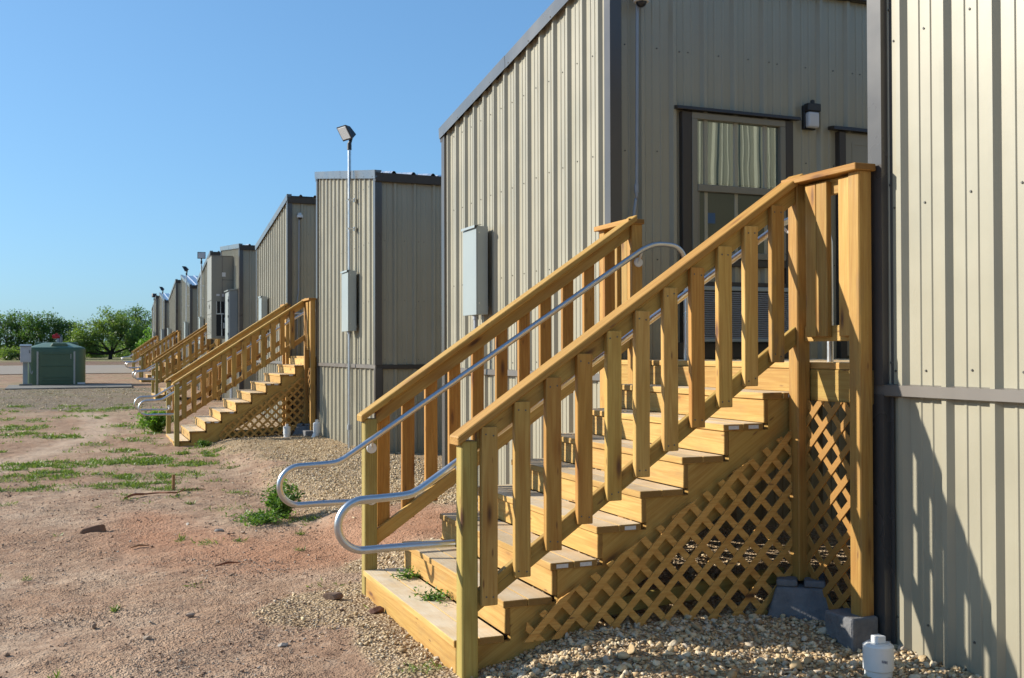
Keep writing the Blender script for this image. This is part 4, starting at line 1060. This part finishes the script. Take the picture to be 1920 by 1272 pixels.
def cleanout(x, y, r, h, label, plug=True, tilt=0., mark=False):
    z0 = gz(x, y)-.03; t = thing('pipe_cleanout', (x, y, z0), label, 'pipe cap', 'white sewer clean-out pipes')
    m = MB(); m.cyl((x, y, z0), (x+tilt, y, z0+.35*h), r*.90, n=24); m.cyl((x+tilt, y, z0+.32*h), (x+tilt, y, z0+.34*h), r*.95, r, n=24); m.cyl((x+tilt, y, z0+.34*h), (x+tilt, y, z0+.90*h), r, n=24)
    m.cyl((x+tilt, y, z0+.90*h), (x+tilt, y, z0+.94*h), r*.97, r*.86, n=24); m.build('pipe', M['pvc'], t, smooth=True, angle=35)
    if plug:
        q = r*.36; m = MB(); m.cyl((x+tilt, y, z0+.935*h), (x+tilt, y, z0+.96*h), r*.84, r*.80, n=24); m.box(x+tilt-q, x+tilt+q, y-q, y+q, z0+.955*h, z0+1.13*h); m.build('plug', M['pvc'], t, bevel=.004)
    if mark:
        m = MB()
        for i in range(7):
            a = -2.05+i*.055; rr = r+.0006; w = .016 if i % 2 else .024
            p = lambda a, z: (x+tilt+math.cos(a)*rr, y+math.sin(a)*rr, z)
            zc = z0+.60*h-i*.0008; hh = (.006, .008, .004, .008, .007, .005, .008)[i]
            m.add([p(a-w, zc-hh), p(a+w, zc-hh), p(a+w, zc+hh), p(a-w, zc+hh)], [(0, 1, 2, 3)])
        m.build('print', M['print'], t)
cleanout(3.63, 4.13, .074, .205, 'white capped pipe in the gravel at the right-edge building corner', mark=True)
cleanout(3.43, 19.35, .066, .24, 'white capped pipe in gravel below the second staircase lattice, the left one')
cleanout(3.86, 18.95, .070, .30, 'leaning white pipe cap beside the building with the nearest pole', True, .04)

# stake, root, broken wood on the dirt
def litter():
    x, y = 1.02, 13.65; z = gz(x, y)
    o = board(None, 'wooden_stake', (x, y, z-.05), (x+.004, y, z+.19), .036, .02, (1, .3, 0), M['stakewood']); meta(o, 'short orange wooden stake standing upright in the dirt', 'stake')
    m = MB(); pts = [(.42, 12.75), (.52, 12.85), (.66, 12.98), (.80, 12.95), (.92, 12.85), (1.02, 12.98), (1.12, 13.3)]
    m.tube(smooth_path([(a, b, gz(a, b)+.012+.03*math.sin(i*1.3)**2) for i, (a, b) in enumerate(pts)], 5), [.014]*10+[.010]*21, 7)
    o = m.build('root', M['rootwood'], None, origin=(.8, 12.9, gz(.8, 12.9)), smooth=True); meta(o, 'thin orange-brown root lying curled on the dirt near the stake', 'root')
    m = MB(); z = gz(.98, 8.9)
    x, y = .07, 10.6; z = gz(x, y)
    v = [(-.13, -.05, 0), (.10, -.07, 0), (.13, .06, 0), (-.10, .07, 0), (-.09, -.03, .05), (.05, -.05, .085), (.11, .03, .075), (-.05, .05, .06)]
    m.add([(x+a, y+b, z-.01+c) for a, b, c in v], BOXF)
    o = m.build('wood_chunk', M['chunk'], None, origin=(x, y, z), bevel=.012, seg=2); meta(o, 'brown broken chunk of wood lying on the dirt at left', 'wood chunk')
    for (x, y, l, a, lab) in ((.44, 9.55, .16, .3, 'pale flat splinter of wood on the dirt right of the brown chunk'), (1.25, 13.55, .3, .1, 'thin dark twig lying right of the stake'), (1.05, 8.55, .22, .35, 'thin brown twig on bare dirt left of the nearest steps')):
        z = gz(x, y); d = V((math.cos(a), math.sin(a), 0)); m = MB(); m.tube([V((x, y, z+.008))-d*l/2, V((x, y+.01, z+.02)), V((x, y, z+.010))+d*l/2], [.005, .010, .004], 6)
        o = m.build('twig', M['rootwood'] if 'dark' in lab or 'brown twig' in lab else M['stakewood'], None, origin=(x, y, z)); meta(o, lab, 'twig')
litter()

# ------------------------------------------------------------------ tank on its pad
def tank():
    y0 = 48.; zp = gz(-1.1, 48.)+.06
    zp = -1.30
    m = MB(); m.prism([(-2.75, 43.3), (1.72, 43.9), (1.95, 50.6), (-3.0, 50.6)], zp-.35, zp, 'z'); o = m.build('concrete_pad', M['pad'], None, origin=(-.6, 48.6, zp-.35)); meta(o, 'flat grey concrete pad under the green tank', 'concrete pad')
    t = thing('fuel_tank', (-1.1, 48.3, zp), 'dark green plastic tank with ribbed door on a concrete pad', 'tank')
    x0, x1, ya, yb = -2.24, .03, 47.35, 49.5; h = 1.56
    bm = bmesh.new(); r = .30
    def ring(z, ins):
        pts = []
        for cx, cy, a0 in ((x1-r, ya+r, -90), (x1-r, yb-r, 0), (x0+r, yb-r, 90), (x0+r, ya+r, 180)):
            for i in range(7):
                a = math.radians(a0+i*15); pts.append((cx+math.cos(a)*(r-ins), cy+math.sin(a)*(r-ins), z))
        return pts
    rings = [ring(zp, 0), ring(zp+h*.93, .0), ring(zp+h*.975, .02), ring(zp+h, .07)]
    vs = sum(rings, []); n = len(rings[0]); fs = []
    for j in range(len(rings)-1): fs += [(j*n+i, j*n+(i+1) % n, (j+1)*n+(i+1) % n, (j+1)*n+i) for i in range(n)]
    mesh_obj('tank_body', vs, fs, M['green'], t, smooth=True, angle=40)
    top = ring(zp+h, .07); mid = [(x*.45+(x0+x1)/2*.55, y*.45+(ya+yb)/2*.55, zp+h+.20) for x, y, z in top]
    vs = top+mid; fs = [(i, (i+1) % n, n+(i+1) % n, n+i) for i in range(n)]+[tuple(range(n, 2*n))]
    mesh_obj('tank_lid', vs, fs, M['lidgreen'], t, smooth=True, angle=40)
    m = MB(); m.prism([(-1.36, zp+h+.02), (-.60, zp+h+.02), (-.72, zp+h+.18), (-1.24, zp+h+.18)], 47.55, 48.0, 'y'); m.build('vent_hump', M['green'], t, bevel=.05, seg=3)
    m = MB(); m.prism([(-2.0, zp+h), (-.25, zp+h), (-.28, zp+h+.23), (-1.97, zp+h+.23)], 49.0, 49.4, 'y'); m.build('back_ridge', M['green'], t, bevel=.03, seg=2)
    m = MB(); m.box(-1.74, -.42, ya-.03, ya+.05, zp+.03, zp+h*.88)
    d = m.build('tank_door', M['green'], t, bevel=.015, seg=2)
    m = MB()
    for q, l in ((.12, .9), (.20, .8), (.50, .9), (.82, .85)): m.box(-1.10-l*.6, -1.06+l*.6, ya-.05, ya-.0305, zp+h*q-.02, zp+h*q+.02)
    m.build('door_rib', M['green'], d, bevel=.01)
    m = MB(); m.box(-.55, -.52, ya-.07, ya-.0305, zp+h*.70, zp+h*.82); m.build('door_handle', M['strip'], d)
    for xx in (-1.80, -.40):
        m = MB(); m.box(xx-.035, xx+.035, ya-.035, ya+.02, zp+.02, zp+h*.89); m.build('door_strip', M['strip'], t, bevel=.006)
    m = MB(); m.box(-.28, .02, ya-.06, ya-.005, zp+.02, zp+.10); m.build('label_plate', M['sticker'], t)
    # red pump on the lid
    p = thing('fuel_pump', (-1.0, 48.4, zp+h+.2), 'small red pump with grey pipe on top of the green tank', 'pump')
    m = MB(); m.cyl((-1.25, 48.42, zp+h+.46), (-.98, 48.42, zp+h+.46), .085, n=16); m.cyl((-1.28, 48.42, zp+h+.46), (-1.25, 48.42, zp+h+.46), .06, n=16); m.box(-1.16, -1.06, 48.36, 48.48, zp+h+.54, zp+h+.60); m.build('motor', M['red'], p, smooth=True, angle=40)
    m = MB(); m.tube([(-.96, 48.42, zp+h+.18), (-.96, 48.42, zp+h+.42), (-1.0, 48.42, zp+h+.46)], .04, 8); m.tube([(-.90, 48.42, zp+h+.18), (-.90, 48.42, zp+h+.50), (-.96, 48.42, zp+h+.55)], .018, 8); m.box(-1.1, -1.0, 48.36, 48.46, zp+h+.19, zp+h+.38); m.build('pipe', M['conduit'], p, smooth=True, angle=40)
    # control box on a post
    c = thing('control_box', (-2.1, 46.9, zp), 'silver control box on a post in front of the green tank', 'control box')
    m = MB(); m.box(-2.33, -2.15, 46.95, 47.05, zp, zp+1.2); m.build('post', M['boxgrey'], c, bevel=.006)
    m = MB(); m.box(-2.42, -2.02, 46.74, 46.95, zp+.95, zp+1.62); b = m.build('box', M['silver'], c, bevel=.008)
    m = MB(); m.prism([(46.70, zp+1.62), (46.97, zp+1.68), (46.97, zp+1.60), (46.71, zp+1.585)], -2.44, -2.0, 'x'); m.build('hood', M['cabgrey'], b)
    m = MB(); m.box(-2.37, -2.06, 46.728, 46.7395, zp+1.0, zp+1.50); m.build('door', M['silver'], b, bevel=.004)
    m = MB(); m.box(-2.085, -2.065, 46.70, 46.727, zp+1.32, zp+1.44); m.build('latch', M['black'], b)
    m = MB(); m.tube(smooth_path([(-2.10, 46.9, zp+.95), (-2.06, 46.88, zp+.72), (-2.04, 46.88, zp+.55), (-1.99, 46.88, zp+.48), (-1.97, 46.88, zp+.6)], 4), .018, 6); m.build('cable', M['conduit'], c, smooth=True)
    m = MB(); m.box(-2.46, -1.98, 46.9, 47.1, zp, zp+.07); m.build('base_plate', M['pad'], c, bevel=.01)
tank()

# ------------------------------------------------------------------ trees
def tree(x, y, label, lobes, mat, nleaf, seed=1, lsize=.2, tr=.16, name='tree', group=None, lean=0.):
    """lobes: (dx, dz, rx, rz) foliage masses round the trunk; limbs run from the trunk into each mass"""
    rs = random.Random(seed); rn = np.random.default_rng(seed)
    z0 = gz(x, y)-.05; t = thing(name, (x, y, z0), label, 'tree', group); mb = MB(); cl = []; wt = []
    fork = V((x+lean, y, z0+.55+rs.uniform(0, .3)))
    mb.tube(smooth_path([(x, y, z0-.1), (x+lean*.4, y, z0+.3), fork], 4), [tr*1.25, tr*1.1, tr, tr, tr*.95, tr*.9, tr*.88, tr*.85, tr*.8], 9)
    for dx, dz, rx, rz in lobes:
        dy = rs.uniform(-1, 1)*1.1; c = V((x+dx, y+dy, z0+dz))
        mid = fork.lerp(c, .5)+V((rs.gauss(0, .2), rs.gauss(0, .2), -.12*abs(dx)+rs.gauss(0, .1)))
        pts = smooth_path([fork-V((0, 0, .1)), mid, c], 5); n = len(pts)
        mb.tube(pts, [tr*.62*(1-.75*i/n) for i in range(n)], 6, cap=False)
        k = max(14, int(26*rx*rz))
        for q in range(k):
            d = unit(rn.normal(size=3)); r = rn.uniform(.35, 1.)**.5
            if rn.random() < .25: r *= 1.16
            e = np.array([c.x+d[0]*rx*r, c.y+d[1]*rx*r, c.z+d[2]*rz*r])
            e[2] = max(e[2], z0+.35); cl.append(e); wt.append(1.)
            if q % 2 == 0:
                st = pts[rs.randrange(n//2, n)]; m2 = st.lerp(V(e), .55)+V((0, 0, rs.uniform(-.05, .2)))
                mb.tube([st, m2, V(e)], [.03, .02, .007], 4, cap=False)
    mb.build('trunk', M['bark'], t, smooth=True)
    cl = np.array(cl); n = nleaf; pick = rn.integers(0, len(cl), n)
    sz = rn.uniform(.16, .36, len(cl))
    P = cl[pick]+rn.normal(size=(n, 3))*sz[pick][:, None]*np.array([1, 1, .75]); P[:, 2] -= np.abs(rn.normal(0, .10, n))
    P[:, 2] = np.maximum(P[:, 2], z0+.15)
    D = unit(rn.normal(0, 1, (n, 3))+np.array([0, 0, -.5])); U = unit(np.cross(D, rn.normal(size=(n, 3))))
    tint = np.clip(rn.normal(.42, .2, n)+.5*(rn.random(len(cl))[pick]-.5), 0, 1)
    leaf_mesh('crown', P, D, U, rn.uniform(.7, 1.3, n)*lsize, rn.uniform(.35, .6, n)*lsize, mat, tint, t, (x, y, z0))
GT = 'trees beyond the yard'
tree(-6.6, 112, 'dark green tree behind the tank, leftmost and cut by the frame edge', [(-2.2, 2.6, 1.5, 1.3), (-.9, 3.6, 1.3, 1.0), (.6, 3.7, 1.3, 1.0), (1.7, 2.7, 1.3, 1.2), (0, 2.2, 2.0, 1.2), (-1.9, 1.2, 1.2, .8), (1.6, 1.1, 1.0, .7), (0, 1.2, 1.2, .6)], M['leaf_dark'], 11500, 3, group=GT)
tree(-3.0, 110, 'dark green round tree directly above the red pump', [(-1.5, 3.0, 1.1, 1.2), (-.3, 3.6, 1.1, .9), (.8, 3.6, 1.0, .9), (1.6, 2.7, 1.0, 1.1), (0, 2.2, 1.7, 1.3), (-1.2, 1.3, 1.1, .8), (1.2, 1.3, 1.1, .8)], M['leaf_dark'], 9500, 4, group=GT)
tree(2.2, 106, 'wide light green mesquite with visible dark trunk in the open yard', [(-2.7, 2.0, 1.2, .8), (-1.5, 2.9, 1.4, 1.0), (.1, 3.7, 1.5, 1.05), (1.7, 3.2, 1.5, 1.2), (2.9, 2.2, 1.1, 1.1), (.3, 2.4, 2.2, .8), (-3.3, 1.4, .7, .5), (2.4, 1.4, 1.0, .6), (-1.8, 1.6, 1.0, .5)], M['leaf_mid'], 12500, 11, group=GT, lean=.12, tr=.19)
tree(4.7, 120, 'thin-crowned taller tree behind the wide mesquite', [(-1.2, 4.2, 1.0, .8), (.3, 4.9, 1.0, .8), (1.4, 4.2, 1.0, .9), (0, 3.2, 1.6, 1.0), (-.9, 2.2, 1.3, .9), (1.2, 2.2, 1.3, .9)], M['leaf_dark'], 6500, 21, group=GT)
tree(6.0, 101, 'bright green small tree half hidden by the last building', [(-.6, 1.2, .8, .9), (.6, 1.3, .9, 1.0), (.1, 2.3, .9, .9), (-.7, .5, .7, .4)], M['leaf_bright'], 7500, 23, group=GT)
tree(-.6, 122, 'low bushy tree in the gap right of the pump', [(-.9, 1.2, .9, .8), (.6, 1.3, 1.0, .8), (-.2, 2.0, .9, .6), (1.6, .9, .8, .6)], M['leaf_mid'], 6500, 31, group=GT)
tree(-5.2, 101, 'low green shrub tree left of the tank', [(-.8, .6, .7, .4), (.5, .6, .7, .4)], M['leaf_mid'], 2600, 35, group=GT)
def brush():
    n = 34000; x = rng.uniform(-40, 26, n); y = rng.uniform(126, 146, n)
    hgt = .9+2.4*np.clip(fbm(x, y*.3, .22, 3, 61)-.25, 0, 1)
    z = ground_z(x, y)+rng.uniform(0, 1, n)**.8*hgt
    P = np.stack([x, y, z], -1); D = unit(rng.normal(size=(n, 3))); U = unit(np.cross(D, rng.normal(size=(n, 3))))
    o = leaf_mesh('brush', P, D, U, rng.uniform(.25, .45, n), rng.uniform(.14, .24, n), M['leaf_pale'], rng.uniform(0, 1, n))
    meta(o, 'low pale green brush along the far edge of the field', 'brush', kind='stuff')
brush()

# ------------------------------------------------------------------ light, sky, camera
SUN = V((-1, .654, .577)).normalized()
el = math.asin(SUN.z); az = math.atan2(SUN.x, SUN.y)
w = bpy.data.worlds.new('World'); scene.world = w; w.use_nodes = True
nt = w.node_tree; nt.nodes.clear()
sky = nt.nodes.new('ShaderNodeTexSky'); sky.sky_type = 'NISHITA'; sky.sun_disc = False
sky.sun_elevation = el; sky.sun_rotation = az; sky.altitude = 0; sky.air_density = 1.0; sky.dust_density = 1.0; sky.ozone_density = 6.
bg = nt.nodes.new('ShaderNodeBackground'); bg.inputs['Strength'].default_value = .099
wo = nt.nodes.new('ShaderNodeOutputWorld'); gm = nt.nodes.new('ShaderNodeGamma'); gm.inputs[1].default_value = .65
ml = nt.nodes.new('ShaderNodeVectorMath'); ml.operation = 'MULTIPLY'; ml.inputs[1].default_value = (.98, 1.40, 1.69)
nt.links.new(sky.outputs[0], gm.inputs[0]); nt.links.new(gm.outputs[0], ml.inputs[0]); nt.links.new(ml.outputs[0], bg.inputs[0]); nt.links.new(bg.outputs[0], wo.inputs[0])
ld = bpy.data.lights.new('sun', 'SUN'); ld.energy = 4.4; ld.angle = math.radians(.53); ld.color = (1, .935, .82)
lo = bpy.data.objects.new('sun', ld); lo.rotation_mode = 'QUATERNION'; lo.rotation_quaternion = (-SUN).to_track_quat('-Z', 'Y'); COL.objects.link(lo)
cd = bpy.data.cameras.new('camera'); cam = bpy.data.objects.new('camera', cd); COL.objects.link(cam)
cd.sensor_width = 36; cd.lens = 1966.3/1920*36; cd.clip_start = .05; cd.clip_end = 6000
cam.location = (0, 0, DZ)
Rm = Matrix.Rotation(-math.radians(22.165), 3, 'Z') @ Matrix.Rotation(math.radians(90.737), 3, 'X') @ Matrix.Rotation(math.radians(-.137), 3, 'Z')
cam.rotation_mode = 'QUATERNION'; cam.rotation_quaternion = Rm.to_quaternion()
cd.dof.use_dof = True; cd.dof.focus_distance = 6.5; cd.dof.aperture_fstop = 8.5
scene.camera = cam
for o in LIFT: o.location.z += DZ
for o in bpy.data.objects:
    if 'wloc' in o.keys(): del o['wloc']
scene.view_settings.view_transform = 'Standard'; scene.view_settings.look = 'None'; scene.view_settings.gamma = 1; scene.view_settings.exposure = .86
scene.render.film_transparent = False
scene.cycles.max_bounces = 8; scene.cycles.transparent_max_bounces = 12
